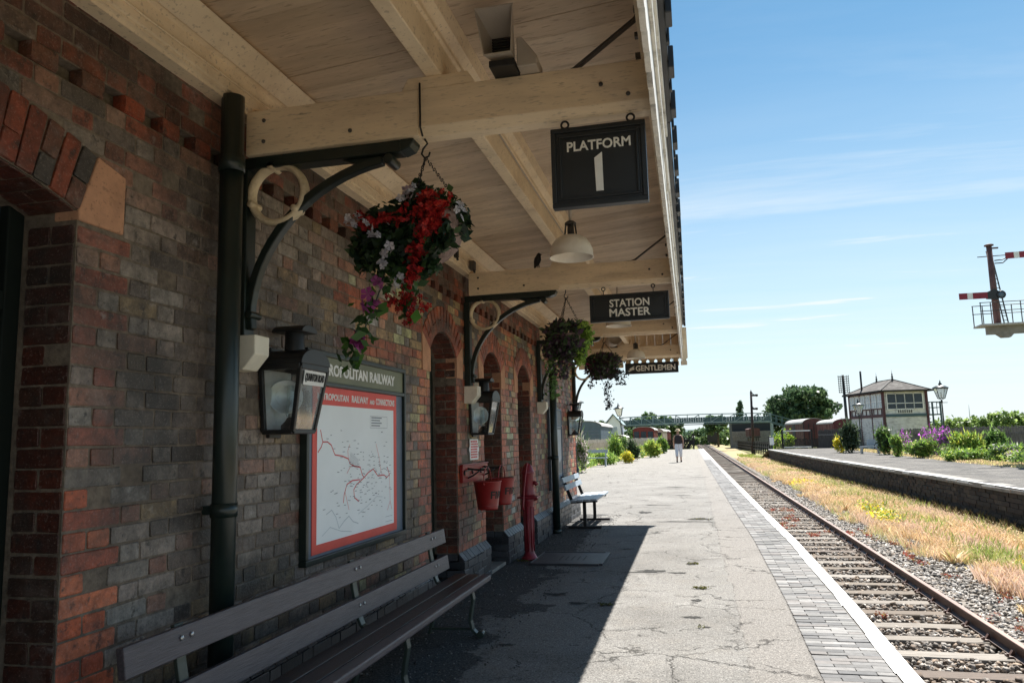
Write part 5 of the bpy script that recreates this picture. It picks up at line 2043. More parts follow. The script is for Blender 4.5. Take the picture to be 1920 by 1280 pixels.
LIME = [(0.280, 0.420, 0.070), (0.385, 0.525, 0.105), (0.193, 0.315, 0.052), (0.490, 0.560, 0.123)]
MIDG = [(0.123, 0.228, 0.052), (0.175, 0.298, 0.070), (0.088, 0.158, 0.044), (0.228, 0.350, 0.088)]
DKB = [(0.033, 0.058, 0.026), (0.052, 0.078, 0.033), (0.026, 0.046, 0.023), (0.065, 0.098, 0.046)]
YLW = [(0.715, 0.585, 0.039), (0.806, 0.624, 0.039), (0.260, 0.364, 0.052), (0.520, 0.468, 0.052)]
PUR = [(0.532, 0.112, 0.588), (0.630, 0.182, 0.672), (0.420, 0.084, 0.476), (0.140, 0.210, 0.070)]

# ---- left garden
m = MB()
gb = [(-9, 30), (-4.85, 32.4), (-5.0, 40), (-4.3, 47), (-3.35, 55), (-2.95, 77), (-2.95, 84), (-9, 84)]
m.add([(a, b, .004) for a, b in gb], [tuple(range(len(gb)))])
struct(m.build('garden_soil', 'dry_soil'))
bush('flowering_bush', 'bush with pale pink blossoms at the corner of the station wall', 1076, 1102, 812, 32, [(.10, .17, .04), (.14, .22, .05), (.55, .48, .45), (.5, .4, .4), (.08, .13, .03)], .07, 900, group='garden shrubs beside the platform')
bush('shrub', 'low yellow green shrub behind the pale garden bench', 1106, 1160, 842, 41, LIME + MIDG[:2], .08, 900, group='garden shrubs beside the platform')
bush('shrub', 'tall bright green plant in front of the pale picket fence', 1138, 1166, 808, 47, LIME + MIDG, .10, 700, group='garden shrubs beside the platform')
bush('shrub', 'low shrub covered in yellow flowers at the platform side', 1160, 1192, 846, 43, YLW, .08, 700, group='garden shrubs beside the platform')
bush('shrub', 'dark green bush behind the yellow flowers', 1166, 1200, 824, 47, DKB + MIDG[:1], .10, 700, group='garden shrubs beside the platform')
bush('shrub', 'pale green bush with white flowers against the picket fence', 1160, 1182, 814, 52, MIDG + [(.4, .42, .3)], .10, 500, group='garden shrubs beside the platform')
bush('shrub', 'large yellow green shrub beside the walking person', 1203, 1240, 824, 54, LIME + [(.45, .42, .06)], .11, 900, group='garden shrubs beside the platform')
bush('shrub', 'green bush at the far end of the garden beside the lattice gate', 1226, 1252, 818, 66, MIDG + LIME[:2], .13, 700, group='garden shrubs beside the platform')
t = thing('garden_bench', 'pale bench half hidden by shrubs in the left garden', 'bench', (-5, 40, 0), world=True)
a, b = at(1097, 850, 39), at(1140, 850, 39)
m = MB()
m.span(a.x, b.x, 38.9, 38.95, .68, .84)
m.build('backrest', 'bench_grey', t)
m = MB()
m.span(a.x, b.x, 38.5, 38.9, .40, .45)
m.build('seat', 'bench_grey', t)
for x in (a.x + .1, b.x - .1):
    m = MB()
    m.span(x - .03, x + .03, 38.55, 38.9, 0, .40)
    m.span(x - .03, x + .03, 38.86, 38.9, .40, .8)
    m.build('leg', 'bench_grey', t)

# weathered picket fence
t = thing('picket_fence', 'pale weathered picket fence behind the left garden', 'fence', (-6, 60, 0), world=True)
p0, p1 = Vector((-9.0, 44, 0)), Vector((-3.1, 84, 0))
m = MB()
n = 190
for k in range(n):
    p = p0.lerp(p1, k / n)
    h = 1.30 + rng.uniform(-.06, .06)
    m.bar((p.x, p.y, .05), (p.x + rng.uniform(-.03, .03), p.y, h), .03, .15, (1, 0, 0))
m.build('pickets', 'timber_grey', t)
for z in (.4, 1.05):
    m = MB()
    m.bar((p0.x, p0.y + .06, z), (p1.x, p1.y + .06, z), .05, .09)
    m.build('rail', 'timber_grey', t)

# rolling stock -----------------------------------------------------------
def wagon(name, label, loc, rz, L, Wd, H, body, roof, z0=-.1, windows=0, slats=False, doors=0, endm=None, group=None, rise=.42):
    """local: near end at y=0, x centred; body from z0 to z0+H, arched roof above"""
    t = thing(name, label, 'railway carriage' if windows else 'railway wagon', loc, rz, group)
    m = MB()
    arc = [(-Wd / 2 * math.cos(a), z0 + H + rise * math.sin(a)) for a in [lerp(0, math.pi, k / 12) for k in range(13)]]
    m.prism([(-Wd / 2, z0), *arc[:1], *arc[1:-1], arc[-1], (Wd / 2, z0)][::-1], 'y', .03, L)
    for k in range(int(L / .9)):
        for s in (-1, 1):
            m.span(s * (Wd / 2 + .012) - .012, s * (Wd / 2 + .012) + .012, .4 + .9 * k, .46 + .9 * k, z0, z0 + H)
    m.build('body', body, t)
    m = MB()
    arc2 = [(-(Wd / 2 + .08) * math.cos(a), z0 + H + .02 + (rise + .05) * math.sin(a)) for a in [lerp(0, math.pi, k / 12) for k in range(13)]]
    arc1 = [(-(Wd / 2 + .08) * math.cos(a), z0 + H + .005 + rise * math.sin(a)) for a in [lerp(0, math.pi, k / 12) for k in range(13)]]
    m.prism(arc2[::-1] + arc1, 'y', -.05, L + .05)
    m.build('roof', roof, t)
    e = MB()
    if windows:
        w = Wd / windows
        for k in range(windows):
            x = -Wd / 2 + w * (k + .5)
            e.span(x - w * .36, x + w * .36, .0, .031, z0 + H * .45, z0 + H * .93)
        e.build('end_window', 'dark_glass', t)
    elif slats:
        for k in range(7):
            e.span(-Wd * .12, Wd * .42, .0, .031, z0 + .3 + k * .27, z0 + .40 + k * .27)
        e.span(-Wd * .42, -Wd * .16, .0, .031, z0 + H * .55, z0 + H * .95)
        e.build('end_louvre', 'slate_paint', t)
    else:
        for k in range(5):
            x = -Wd / 2 + Wd * k / 4 * .96 + .05
            e.span(x - .04, x + .04, .0, .031, z0, z0 + H)
        e.build('end_ribs', endm or body, t)
    for k in range(doors):
        for s in (-1, 1):
            d = MB()
            yc = L * (k + .5) / doors
            x = s * (Wd / 2 + .02)
            d.span(x - .015, x + .015, yc - .7, yc + .7, z0 + .1, z0 + H - .1)
            d.build('door', endm or body, t)
    u = MB()
    u.span(-Wd / 2 + .1, Wd / 2 - .1, .1, L - .1, z0 - .3, z0 - .02)
    for yw in (1.2, L - 1.2):
        for s in (-1, 1):
            u.tube([(s * .7 - .06, yw, z0 - .45), (s * .7 + .06, yw, z0 - .45)], .45, 16)
    for s in (-.85, .85):
        u.tube([(s, -.35, z0 - .12), (s, .1, z0 - .12)], .1, 10)
    u.build('underframe', 'iron_black', t)
    return t


g = at(1104, 800, 64)
wagon('covered_van', 'blue grey covered van with louvred end behind the picket fence', (g.x - .25, 64, 0), .02, 12, 2.5, 2.35, 'wagon_blue', 'wagon_roof', .05, slats=True)
g = at(1206, 800, 98)
wagon('coach', 'dark red coach with three end windows behind the garden shrubs', (g.x, 98, 0), -.01, 9, 2.6, 2.25, 'wagon_bright', 'wagon_roof', .0, windows=3, group='coaches standing in the left siding')
g = at(1231, 800, 112)
wagon('coach', 'pale grey coach coupled behind the dark red coach', (g.x - .3, 109, 0), -.012, 13, 2.5, 2.15, 'wagon_cream', 'wagon_roof', 0, windows=2, group='coaches standing in the left siding')
wagon('coach', 'bright red coach with white roof at the far end of the siding', (at(1236, 800, 126).x - .1, 124, 0), -.015, 14, 2.6, 2.2, 'wagon_bright', 'wagon_roof', 0, windows=2, group='coaches standing in the left siding')
g = at(1152, 812, 88)
wagon('coach', 'low dark red wagon with white rounded roof beside the leaning lamp post', (g.x, 88, 0), .02, 8, 2.3, 1.2, 'wagon_red', 'box_white', .2, windows=2, rise=.3, group='coaches standing in the left siding')

# small gabled hut
g = at(1150, 790, 100)
t = thing('gabled_hut', 'pale green hut with a gabled roof rising behind the blue grey van', 'hut', (g.x, 100, -.5))
m = MB()
m.span(-.95, .95, 0, 4, 0, 3.7)
m.prism([(-.95, 3.7), (.95, 3.7), (0, 4.85)], 'y', 0.01, 4)
m.build('wall', 'lantern_inside', t)
m = MB()
for s in (-1, 1):
    m.bar((s * 1.25, 1.9, 3.55), (0, 1.9, 4.98), 4.4, .10, (0, 0, 1))
m.build('roof', 'bridge_paint', t)
m = MB()
m.span(-.45, .45, -.03, .01, 2.1, 3.3)
m.build('window', 'pale_glass', t)


# lamp posts --------------------------------------------------------------
def lamp_post(label, px, pb, Y, lean=0.0, h=4.15, base=0.0, s=1.0):
    p = at(px, pb, Y)
    t = thing('lamp_post', label, 'lamp post', (p.x, Y, base), group='old gas style lamp posts')
    t.rotation_euler = (0, lean, 0)
    m = MB()
    m.lathe([(.11, 0), (.11, .25), (.07, .32), (.055, .9), (.075, .95), (.045, 1.0), (.035, h - 1.25), (.06, h - 1.2), (.05, h - 1.12), (.03, h - 1.05), (0, h - 1.04)], (0, 0, 0), 12)
    m.bar((-.3, 0, h - 1.22), (.3, 0, h - 1.22), .03, .03)
    m.build('post', 'green_paint', t)
    z0, z1 = h - .98, h - .40
    wb, wt = .15, .30
    m = MB()
    B = [(-wb, -wb), (wb, -wb), (wb, wb), (-wb, wb)]
    T = [(-wt, -wt), (wt, -wt), (wt, wt), (-wt, wt)]
    for k in range(4):
        n = (k + 1) % 4
        m.bar((*B[k], z0), (*T[k], z1), .03, .03, (1, 0, 0))
        m.bar((*B[k], z0), (*B[n], z0), .03, .03)
        m.bar((*T[k], z1), (*T[n], z1), .04, .04)
        m.bar((0, 0, h - 1.06), (*B[k], z0), .02, .02, (1, 0, 0))
    m.build('lantern_frame', 'green_paint', t)
    m = MB()
    m.lathe([(.46, z1), (.45, z1 + .03), (.25, z1 + .14), (.10, z1 + .18), (.10, z1 + .26), (.05, z1 + .31), (.03, z1 + .34), (.05, z1 + .38), (.02, z1 + .42), (0, z1 + .5)], (0, 0, 0), 4)
    m.build('lantern_top', 'green_paint', t)
    m = MB()
    for k in range(4):
        n = (k + 1) % 4
        m.quad((*B[k], z0), (*B[n], z0), (*T[n], z1), (*T[k], z1))
    m.build('glass', 'lantern_glass', t)
    m = MB()
    m.lathe([(0, z0 + .02), (.03, z0 + .03), (.035, z0 + .25), (.02, z0 + .35), (0, z0 + .36)], (0, 0, 0), 8)
    m.build('burner', 'enamel', t)
    return t


lamp_post('dark lamp post standing right of the signal box', 1771, 806, 48, .0, 4.15)
lamp_post('dark lamp post standing in front of the left side of the signal box', 1613, 806, 60, .0, 3.7)
lamp_post('leaning dark lamp post in front of the gabled hut', 1170, 818, 62, -.09, 4.15)
lamp_post('slim teal lamp standard just beyond the station corner', 1079, 830, 30, -.02, 3.2)

# ---- pale weeping tree just past the building
t = thing('birch_tree', 'pale green tree with drooping twigs just beyond the station corner', 'tree', (-5.9, 31, 0))
m = MB()
m.tube([(0, 0, 0), (.05, 0, 1.5), (.1, 0, 3.0), (.4, -.1, 4.4)], [.09, .08, .06, .02], 8)
m.tube([(.1, 0, 2.8), (.5, 0, 3.9), (1.0, 0, 3.9)], [.04, .03, .01], 6)
m.build('trunk', 'bark', t)
P = []
for k in range(60):
    a, b = nrs.uniform(-.5, 1.15), nrs.uniform(-.6, .6)
    z1 = 4.4 - .25 * abs(a - .3) + nrs.uniform(-.3, .3)
    z0 = z1 - nrs.uniform(.6, 1.7)
    q = nrs.uniform(0, 1, 22)
    P.append(np.stack([a + nrs.normal(size=22) * .03 + q * .05, b + nrs.normal(size=22) * .03, z1 + (z0 - z1) * q], 1))
P = np.concatenate(P)
build_np('crown', leaf_quads(P, .08, None), pick_cols(len(P), [(0.320, 0.448, 0.160), (0.224, 0.352, 0.112), (0.448, 0.544, 0.256)], .3), 'leaf', t)

# ---- footbridge
t = thing('footbridge', 'long teal iron lattice footbridge crossing the railway', 'footbridge', (0, 130, 0), world=True)
xa, xb_ = -12.0, 12.4
zd = lambda x: 3.28 + .18 * math.sin((x - xa) / (xb_ - xa) * math.pi) * 1.0
for yb in (129.2, 130.9):
    m = MB()
    n = 13
    xs_ = [lerp(xa, xb_, k / n) for k in range(n + 1)]
    for k, x in enumerate(xs_):
        m.span(x - .055, x + .055, yb - .06, yb + .06, zd(x), zd(x) + 1.48)
        if k < n:
            x2 = xs_[k + 1]
            m.bar((x, yb, zd(x) + .1), (x2, yb, zd(x2) + .1), .10, .18)
            m.bar((x, yb, zd(x) + 1.45), (x2, yb, zd(x2) + 1.45), .10, .10)
            if k < 6:
                m.bar((x, yb, zd(x) + 1.4), (x2, yb, zd(x2) + .15), .05, .10)
            else:
                m.bar((x, yb, zd(x) + .15), (x2, yb, zd(x2) + 1.4), .05, .10)
    m.build('lattice_girder', 'bridge_paint', t)
m = MB()
for k in range(64):
    x = lerp(xa, xb_, (k + .5) / 64)
    for yb in (129.35,):
        m.span(x - .175, x + .175, yb, yb + .04, zd(x) + .2, zd(x) + .95)
m.build('infill_panel', 'bridge_dark', t)
m = MB()
m.span(xa, xb_, 129.3, 130.8, 3.2, 3.32)
m.build('deck', 'bridge_dark', t)
for yb in (129.2, 130.9):
    m = MB()
    a, b = Vector((xb_, yb, 3.3)), at(1480, 803, 130)
    b = Vector((b.x + 2.5, yb, 1.6))
    m.bar(a, b, .1, .32)
    m.bar(a + Vector((0, 0, 1.3)), b + Vector((0, 0, 1.3)), .1, .1)
    m.bar(a + Vector((0, 0, .8)), b + Vector((0, 0, .8)), .06, .06)
    for k in range(7):
        p = a.lerp(b, k / 6)
        m.span(p.x - .05, p.x + .05, yb - .05, yb + .05, p.z, p.z + 1.3)
    m.build('stair', 'bridge_dark', t)
for x in (xa + .3, xb_ + .1, xb_ + 2.0):
    m = MB()
    for yb in (129.3, 130.8):
        m.span(x - .15, x + .15, yb - .15, yb + .15, -1.3, 3.2 if x < 13 else 2.4)
    m.build('pier', 'bridge_paint', t)

# ---- person walking away down the platform
t = thing('person', 'person in white trousers, dark waistcoat and straw hat walking along the platform', 'person', (-.80, 43, 0))


def skin_body(name, verts, edges, radii, material, parent, sub=1):
    me = bpy.data.meshes.new(name)
    me.from_pydata([Vector(v) for v in verts], edges, [])
    o = link(name, me, material, parent)
    md = o.modifiers.new('skin', 'SKIN')
    sv = me.skin_vertices[0] if me.skin_vertices else None
    if sv is None:
        bpy.context.view_layer.objects.active = o
        me.skin_vertices.new() if hasattr(me.skin_vertices, 'new') else None
        sv = me.skin_vertices[0] if me.skin_vertices else None
    if sv is not None:
        for i, r in enumerate(radii):
            sv.data[i].radius = r if isinstance(r, tuple) else (r, r)
            sv.data[i].use_root = (i == 0)
    md.use_smooth_shade = True
    s = o.modifiers.new('sub', 'SUBSURF')
    s.levels = s.render_levels = sub
    return o


bv = [(0, 0, .96), (0, -.01, 1.10), (0, 0, 1.30), (0, .01, 1.44), (0, .02, 1.52), (0, .03, 1.60), (0, .035, 1.70)]
br_ = [(.15, .10), (.145, .095), (.17, .10), (.12, .08), (.055, .055), (.075, .09), (.07, .085)]
be = [(i, i + 1) for i in range(6)]


def limb(pts, rs, par):
    global bv, br_, be
    for p, r in zip(pts, rs):
        bv.append(p)
        br_.append(r)
        be.append((par, len(bv) - 1))
        par = len(bv) - 1
    return par


for s in (-1, 1):
    fwd = .16 if s > 0 else -.20
    limb([(s * .09, .01, .88), (s * .10, fwd * .55, .50), (s * .10, fwd - (.12 if fwd < 0 else 0), .10), (s * .105, fwd + .06 - (.12 if fwd < 0 else 0), .04), (s * .11, fwd + .16 - (.12 if fwd < 0 else 0), .03)], [.085, .062, .042, .04, .032], 0)
    sw = -s
    e = limb([(s * .19, 0, 1.41), (s * .25, -.03 * sw, 1.15), (s * .25, .10 * sw, .93)], [.06, .047, .034], 3)
    w = limb([(s * .25, .13 * sw, .86)], [.032], e)
    for k in range(4):
        limb([(s * .25 + .014 * (k - 1.5), .14 * sw, .82), (s * .25 + .016 * (k - 1.5), .155 * sw, .765 + .006 * abs(k - 1))], [.009, .007], w)
    limb([(s * .225, .16 * sw, .84), (s * .22, .175 * sw, .80)], [.010, .008], w)
skin_body('body', bv, be, br_, 'skin', t)
m = MB()
for s in (-1, 1):
    fwd = .16 if s > 0 else -.20
    m.tube([(s * .03, .0, 1.04), (s * .075, .0, .95), (s * .095, .02, .82), (s * .10, fwd * .5, .52), (s * .10, fwd * .8 - (.06 if fwd < 0 else 0), .30)], [.10, .125, .115, .088, .075], 14)
m.build('trousers', 'trouser', t)
m = MB()
m.tube([(0, 0, 1.0), (0, -.01, 1.12), (0, 0, 1.30), (0, .01, 1.42), (0, .015, 1.48)], [.165, .16, .175, .15, .08], 16, flat=(1.12, .78))
m.box((0, -.16, 1.24), (.30, .13, .40))
m.build('waistcoat', 'vest_dark', t, bevel=.04)
m = MB()
m.lathe([(0, .12), (.06, .115), (.10, .08), (.11, .02), (.17, .0), (.175, -.008), (.10, -.005), (0, .0)], (0, .035, 1.70), 16)
m.build('hat', 'hat_straw', t)
m = MB()
for s in (-1, 1):
    fwd = .16 if s > 0 else -.20
    off = -.12 if fwd < 0 else 0
    m.tube([(s * .10, fwd - .05 + off, .05), (s * .105, fwd + .06 + off, .05), (s * .11, fwd + .19 + off, .03)], [.045, .05, .03], 10)
m.build('shoes', 'vest_dark', t)

# ---- lattice gate at the end of the platform
t = thing('lattice_gate', 'black diagonal lattice gate closing the end of the platform', 'gate', (-1.8, 85, 0), world=True)
a, b = at(1248, 842, 85), at(1301, 842, 85)
m = MB()
n = 30
for k in range(n):
    x = lerp(a.x, b.x, k / n)
    m.bar((x - .35, 85, .0), (x + .35, 85, 1.05 + rng.uniform(-.1, .1)), .085, .03, (0, 1, 0))
m.build('lattice', 'timber_black', t)
for z in (.15, .55, .95):
    m = MB()
    m.bar((a.x, 85.05, z), (b.x, 85.05, z), .05, .10)
    m.build('rail', 'timber_black', t)
for x in (a.x, (a.x + b.x) / 2, b.x):
    m = MB()
    m.span(x - .09, x + .09, 84.95, 85.15, -.2, 1.62 if x == b.x else 1.15)
    m.build('post', 'timber_black', t)

# ---- black post and rail fence along the far side of the track
t = thing('rail_fence', 'black post and rail fence running along the far platform ramp', 'fence', (6.5, 100, 0), world=True)
pa, pb = Vector((7.0, 76, -.75)), Vector((7.6, 140, -1.0))
nf = 26
for z in (.45, .85, 1.25):
    m = MB()
    m.bar(pa + Vector((0, 0, z)), pb + Vector((0, 0, z)), .05, .10)
    m.build('rail', 'timber_black', t)
for k in range(nf):
    p = pa.lerp(pb, k / (nf - 1))
    m = MB()
    m.span(p.x - .06, p.x + .06, p.y - .06, p.y + .06, p.z, p.z + 1.38)
    m.build('post', 'timber_black', t)
t = thing('notice_board', 'small white notice board on a black post at the far platform ramp', 'sign', (7.2, 75.6, 0), world=True)
p = at(1447, 828, 75)
m = MB()
m.span(p.x - .19, p.x + .19, 75, 75.04, p.z - .30, p.z + .42)
m.build('panel', 'poster_white', t)
m = MB()
m.span(p.x - .25, p.x + .25, 75.041, 75.1, p.z - .34, p.z + .46)
m.span(p.x - .05, p.x + .05, 75.041, 75.1, -.6, p.z - .3)
m.build('post', 'timber_black', t)

# ---- level crossing gate with pale rails
t = thing('crossing_gate', 'dark lattice gate with pale top and bottom rails beyond the far platform', 'gate', (9.8, 80, 0), world=True)
a, b = at(1466, 808, 80), at(1521, 806, 80)
zb = -.1
for z in (a.z, zb + .15):
    m = MB()
    m.bar((a.x, 80, z), (b.x, 80, z), .06, .11)
    m.build('rail', 'edge_white', t)
for x in (a.x, b.x):
    m = MB()
    m.span(x - .08, x + .08, 79.9, 80.1, -.6, a.z + .12)
    m.build('post', 'timber_black', t)
m = MB()
for k in range(34):
    x = lerp(at(1450, 820, 81).x, at(1535, 820, 81).x, k / 34)
    m.bar((x, 81, -.3), (x + .22, 81, .85 + rng.uniform(-.1, .1)), .09, .03, (0, 1, 0))
m.build('lattice', 'timber_black', t)
# grey board wall right of the gate
t = thing('board_fence', 'weathered dark grey board fence below the red wagons', 'fence', (13, 78, 0), world=True)
m = MB()
a, b = at(1535, 815, 78), at(1668, 815, 66)
for k in range(80):
    p = a.lerp(b, k / 80)
    m.bar((p.x, p.y, -.3), (p.x + .05, p.y, 1.62 + rng.uniform(-.08, .08)), .03, .17, (1, 0, 0))
m.build('boards', 'timber_dark', t)
m = MB()
m.bar((a.x, a.y + .05, 1.2), (b.x, b.y + .05, 1.2), .05, .1)
m.build('rail', 'timber_grey', t)

# ---- wagons on the right
g = at(1526, 800, 92)
wagon('covered_wagon', 'long plum brown covered wagon with dark arched end on the right', (g.x, 92, 0), .10, 9, 2.35, 2.35, 'wagon_brown', 'wagon_roof', .1, endm='shed_dark', rise=.55, doors=1, group='wagons in the right hand yard')
g = at(1585, 800, 84)
wagon('covered_wagon', 'smaller dark red covered wagon beside the telegraph pole', (g.x, 84, 0), .12, 6, 2.3, 2.0, 'wagon_red', 'wagon_roof', .3, endm='wagon_red', rise=.42, doors=1, group='wagons in the right hand yard')
# shed and small wagon in front of it
t = thing('goods_shed', 'large dark open goods shed below the footbridge', 'shed', (10, 150, 0), world=True)
a, b = at(1372, 800, 146), at(1446, 800, 146)
m = MB()
m.span(a.x, b.x, 146, 156, -1.3, at(1400, 789, 146).z)
m.build('wall', 'shed_dark', t)
m = MB()
m.span(a.x - .2, b.x + .2, 145.7, 156.3, at(1400, 789, 146).z, at(1400, 787, 146).z)
m.build('roof', 'wagon_roof', t)
m = MB()
m.span(a.x, b.x, 145.3, 145.9, -1.3, at(1400, 812, 145).z + .4)
m.span(a.x + .1, a.x + 1.0, 145.2, 145.3, .8, 2.0)
m.build('loading_bank', 'concrete', t)
g = at(1414, 800, 138)
wagon('open_wagon', 'faded red brown wagon standing in front of the dark goods shed', (g.x, 138, 0), .05, 5, 1.8, 1.15, 'wagon_brown', 'wagon_brown', 1.1, rise=.15, group='wagons in the right hand yard')
g = at(1336, 812, 190)
wagon('tank_wagon', 'dark distant wagon standing on the line among the bushes', (g.x, 190, 0), 0, 8, 2.3, 1.7, 'iron_black', 'shed_dark', .0, rise=.5, group='wagons in the right hand yard')
tuft('grass_bank', 'bright lime green grassy bank beside the brown wagon', 'grass bank', at(1467, 815, 90).x, 90, 1.3, 1.2, at(1467, 803, 90).z + .3, 900, [(.30, .42, .04), (.24, .36, .04)], .2, z=-.3)

# ---- signal post far along the line
t = thing('signal_post', 'dark slender signal post with two small arms beside the black fence', 'signal', (7.3, 100, 0), world=True)
a, b = at(1412, 836, 100), at(1408, 735, 100)
m = MB()
m.tube([(a.x, 100, -1.0), (b.x, 100, b.z)], [.19, .13], 8)
m.lathe([(.12, 0), (.10, .1), (.03, .2), (0, .4)], (b.x, 100, b.z), 8)
m.span(a.x - .25, a.x + .25, 99.8, 100.2, -1.1, .1)
m.build('post', 'signal_dark', t)
for py in (741, 766):
    m = MB()
    p = at(1410, py, 100)
    m.span(p.x - .05, p.x + .65, 99.85, 99.9, p.z - .13, p.z + .10)
    m.ball((p.x + .55, 99.9, p.z), .18, 10)
    m.bar((p.x - .1, 99.9, p.z + .45), (p.x + .25, 99.9, p.z), .05, .10)
    m.build('arm', 'iron_black', t)

# ---- telegraph pole
t = thing('telegraph_pole', 'tall dark telegraph pole with many short cross arms', 'telegraph pole', (14.7, 86, 0), world=True)
a, b = at(1589, 800, 86), at(1580, 703, 86)
m = MB()
m.tube([(a.x, 86, -.5), (b.x, 86, b.z)], [.17, .13], 10)
m.build('pole', 'iron_black', t)
for k in range(8):
    f = k / 7
    p = at(lerp(1580.5, 1583, f), lerp(706.5, 735.5, f), 86)
    m = MB()
    m.bar((p.x - .55, 85.85, p.z), (p.x + .55, 85.85, p.z), .06, .07)
    for s in (-.5, -.3, .3, .5):
        m.lathe([(.03, 0), (.045, .05), (.03, .13), (0, .14)], (p.x + s, 85.85, p.z + .03), 6)
    m.build('cross_arm', 'iron_grey', t)

# ---- signal box
g = at(1660, 803, 66)
t = thing('signal_box', 'white and maroon timber signal box with hipped slate roof and finials', 'signal box', (g.x, 66, 0), rad(12.5))
Wb, Lb, ze, zf = 3.45, 6.2, 4.55, 2.62
m = MB()
m.span(0, Wb, 0, Lb, -.4, zf - .1)
for k in range(16):
    z = -.3 + k * .175
    if z < zf - .2:
        m.bar((.08, -.012, z), (Wb - .08, -.012, z + .0), .03, .15)
        m.bar((-.012, .08, z), (-.012, Lb - .08, z), .03, .15)
m.build('lower_wall', 'box_white', t)
m = MB()
m.span(.02, Wb - .02, .02, Lb - .02, zf + .1, ze)
m.build('upper_wall', 'box_white', t)
m = MB()
for (x, y) in ((0, 0), (Wb, 0), (0, Lb), (Wb, Lb)):
    m.span(x - .09, x + .09, y - .09, y + .09, -.4, ze)
for y in (Lb / 3, 2 * Lb / 3):
    m.span(-.05, .05, y - .07, y + .07, -.3, ze)
m.span(-.06, .0, .0, Lb, zf - .12, zf + .12)
m.span(-.055, .0, .0, Lb, zf + .52, zf + .60)
m.span(-.05, .0, .0, Lb, ze - .12, ze)
for k in range(9):
    y = Lb * (k + .5) / 9
    m.span(-.045, .0, y - .03, y + .03, zf + .1, zf + .55)
m.build('framing', 'box_maroon', t)
m = MB()
m.span(0.09, Wb - .09, -.07, .0, zf - .13, zf + .1)
m.build('end_band', 'bridge_dark', t)
for k in range(6):
    y = Lb * (k + .5) / 6
    m = MB()
    m.span(-.03, .03, y - .42, y + .42, zf + .66, ze - .22)
    w = m.build('window', 'pale_glass', t)
    m = MB()
    for yy_ in (y - .42, y, y + .42):
        m.span(-.05, -.03, yy_ - .03, yy_ + .03, zf + .62, ze - .18)
    for zz in (zf + .66, (zf + ze) / 2 + .2, ze - .22):
        m.span(-.048, -.03, y - .42, y + .42, zz - .025, zz + .025)
    m.build('window_frame', 'white_paint', w)
for k in range(4):
    x = .3 + (Wb - .6) * (k + .5) / 4
    hw = (Wb - .6) / 8
    m = MB()
    m.span(x - hw, x + hw, -.02, .02, zf + .50, ze - .20)
    w = m.build('window', 'dark_glass', t)
    m = MB()
    for xx in (x - hw, x + hw):
        m.span(xx - .035, xx + .035, -.05, -.02, zf + .45, ze - .17)
    for zz in (zf + .49, zf + .95, ze - .20):
        m.span(x - hw, x + hw, -.045, -.02, zz - .028, zz + .028)
    m.build('window_frame', 'white_paint', w)
m = MB()
e = .42
zr = ze + 1.05
A = [(-e, -e, ze), (Wb + e, -e, ze), (Wb + e, Lb + e, ze), (-e, Lb + e, ze)]
r0, r1 = (Wb / 2, 1.7, zr), (Wb / 2, Lb - 1.7, zr)
m.add(A + [r0, r1], [(0, 1, 4), (1, 2, 5, 4), (2, 3, 5), (3, 0, 4, 5), (3, 2, 1, 0)])
rf = m.build('roof', 'slate_roof', t)
m = MB()
for k in range(4):
    m.bar(A[k], A[(k + 1) % 4], .08, .14)
for p, q in ((A[0], r0), (A[1], r0), (A[2], r1), (A[3], r1), (r0, r1)):
    m.bar(p, q, .10, .07)
m.build('roof_edging', 'timber_black', t)
for p in (r0, r1):
    m = MB()
    m.lathe([(.09, 0), (.06, .15), (.10, .22), (.04, .30), (.06, .42), (.02, .5), (0, .85)], p, 8)
    m.build('finial', 'iron_black', rf)
m = MB()
m.tube([(.35, 4.4, ze + .1), (.35, 4.4, ze + 2.0)], .08, 10)
m.build('chimney', 'iron_black', rf)
m = MB()
x0, x1 = Wb + .05, Wb + 1.25
m.span(x0, x1, .3, 1.6, zf - .05, zf + .05)
for x in (x0 + .1, x1):
    for y in (.35, 1.55):
        m.span(x - .05, x + .05, y - .05, y + .05, -.3, zf + 1.05)
for z in (zf + .55, zf + 1.0):
    m.bar((x0, .32, z), (x1, .32, z), .05, .06)
    m.bar((x1, .32, z), (x1, 1.6, z), .05, .06)
for k in range(5):
    x = lerp(x0, x1, k / 4)
    m.span(x - .02, x + .02, .3, .34, zf + .05, zf + 1.0)
for k in range(9):
    m.span(x0 + .1, x1 - .1, 1.7 + k * .26, 1.95 + k * .26, zf - .05 - (k + 1) * .27, zf - (k + 1) * .27)
m.build('steps', 'bridge_dark', t)
m = MB()
m.span(.95, 2.35, -.05, -.02, zf + .16, zf + .46)
sg = m.build('name_board', 'box_white', t)
m = MB()
for k in range(7):
    m.span(1.1 + k * .17, 1.1 + k * .17 + .10, -.056, -.05, zf + .2, zf + .42)
m.build('lettering', 'iron_grey', sg)

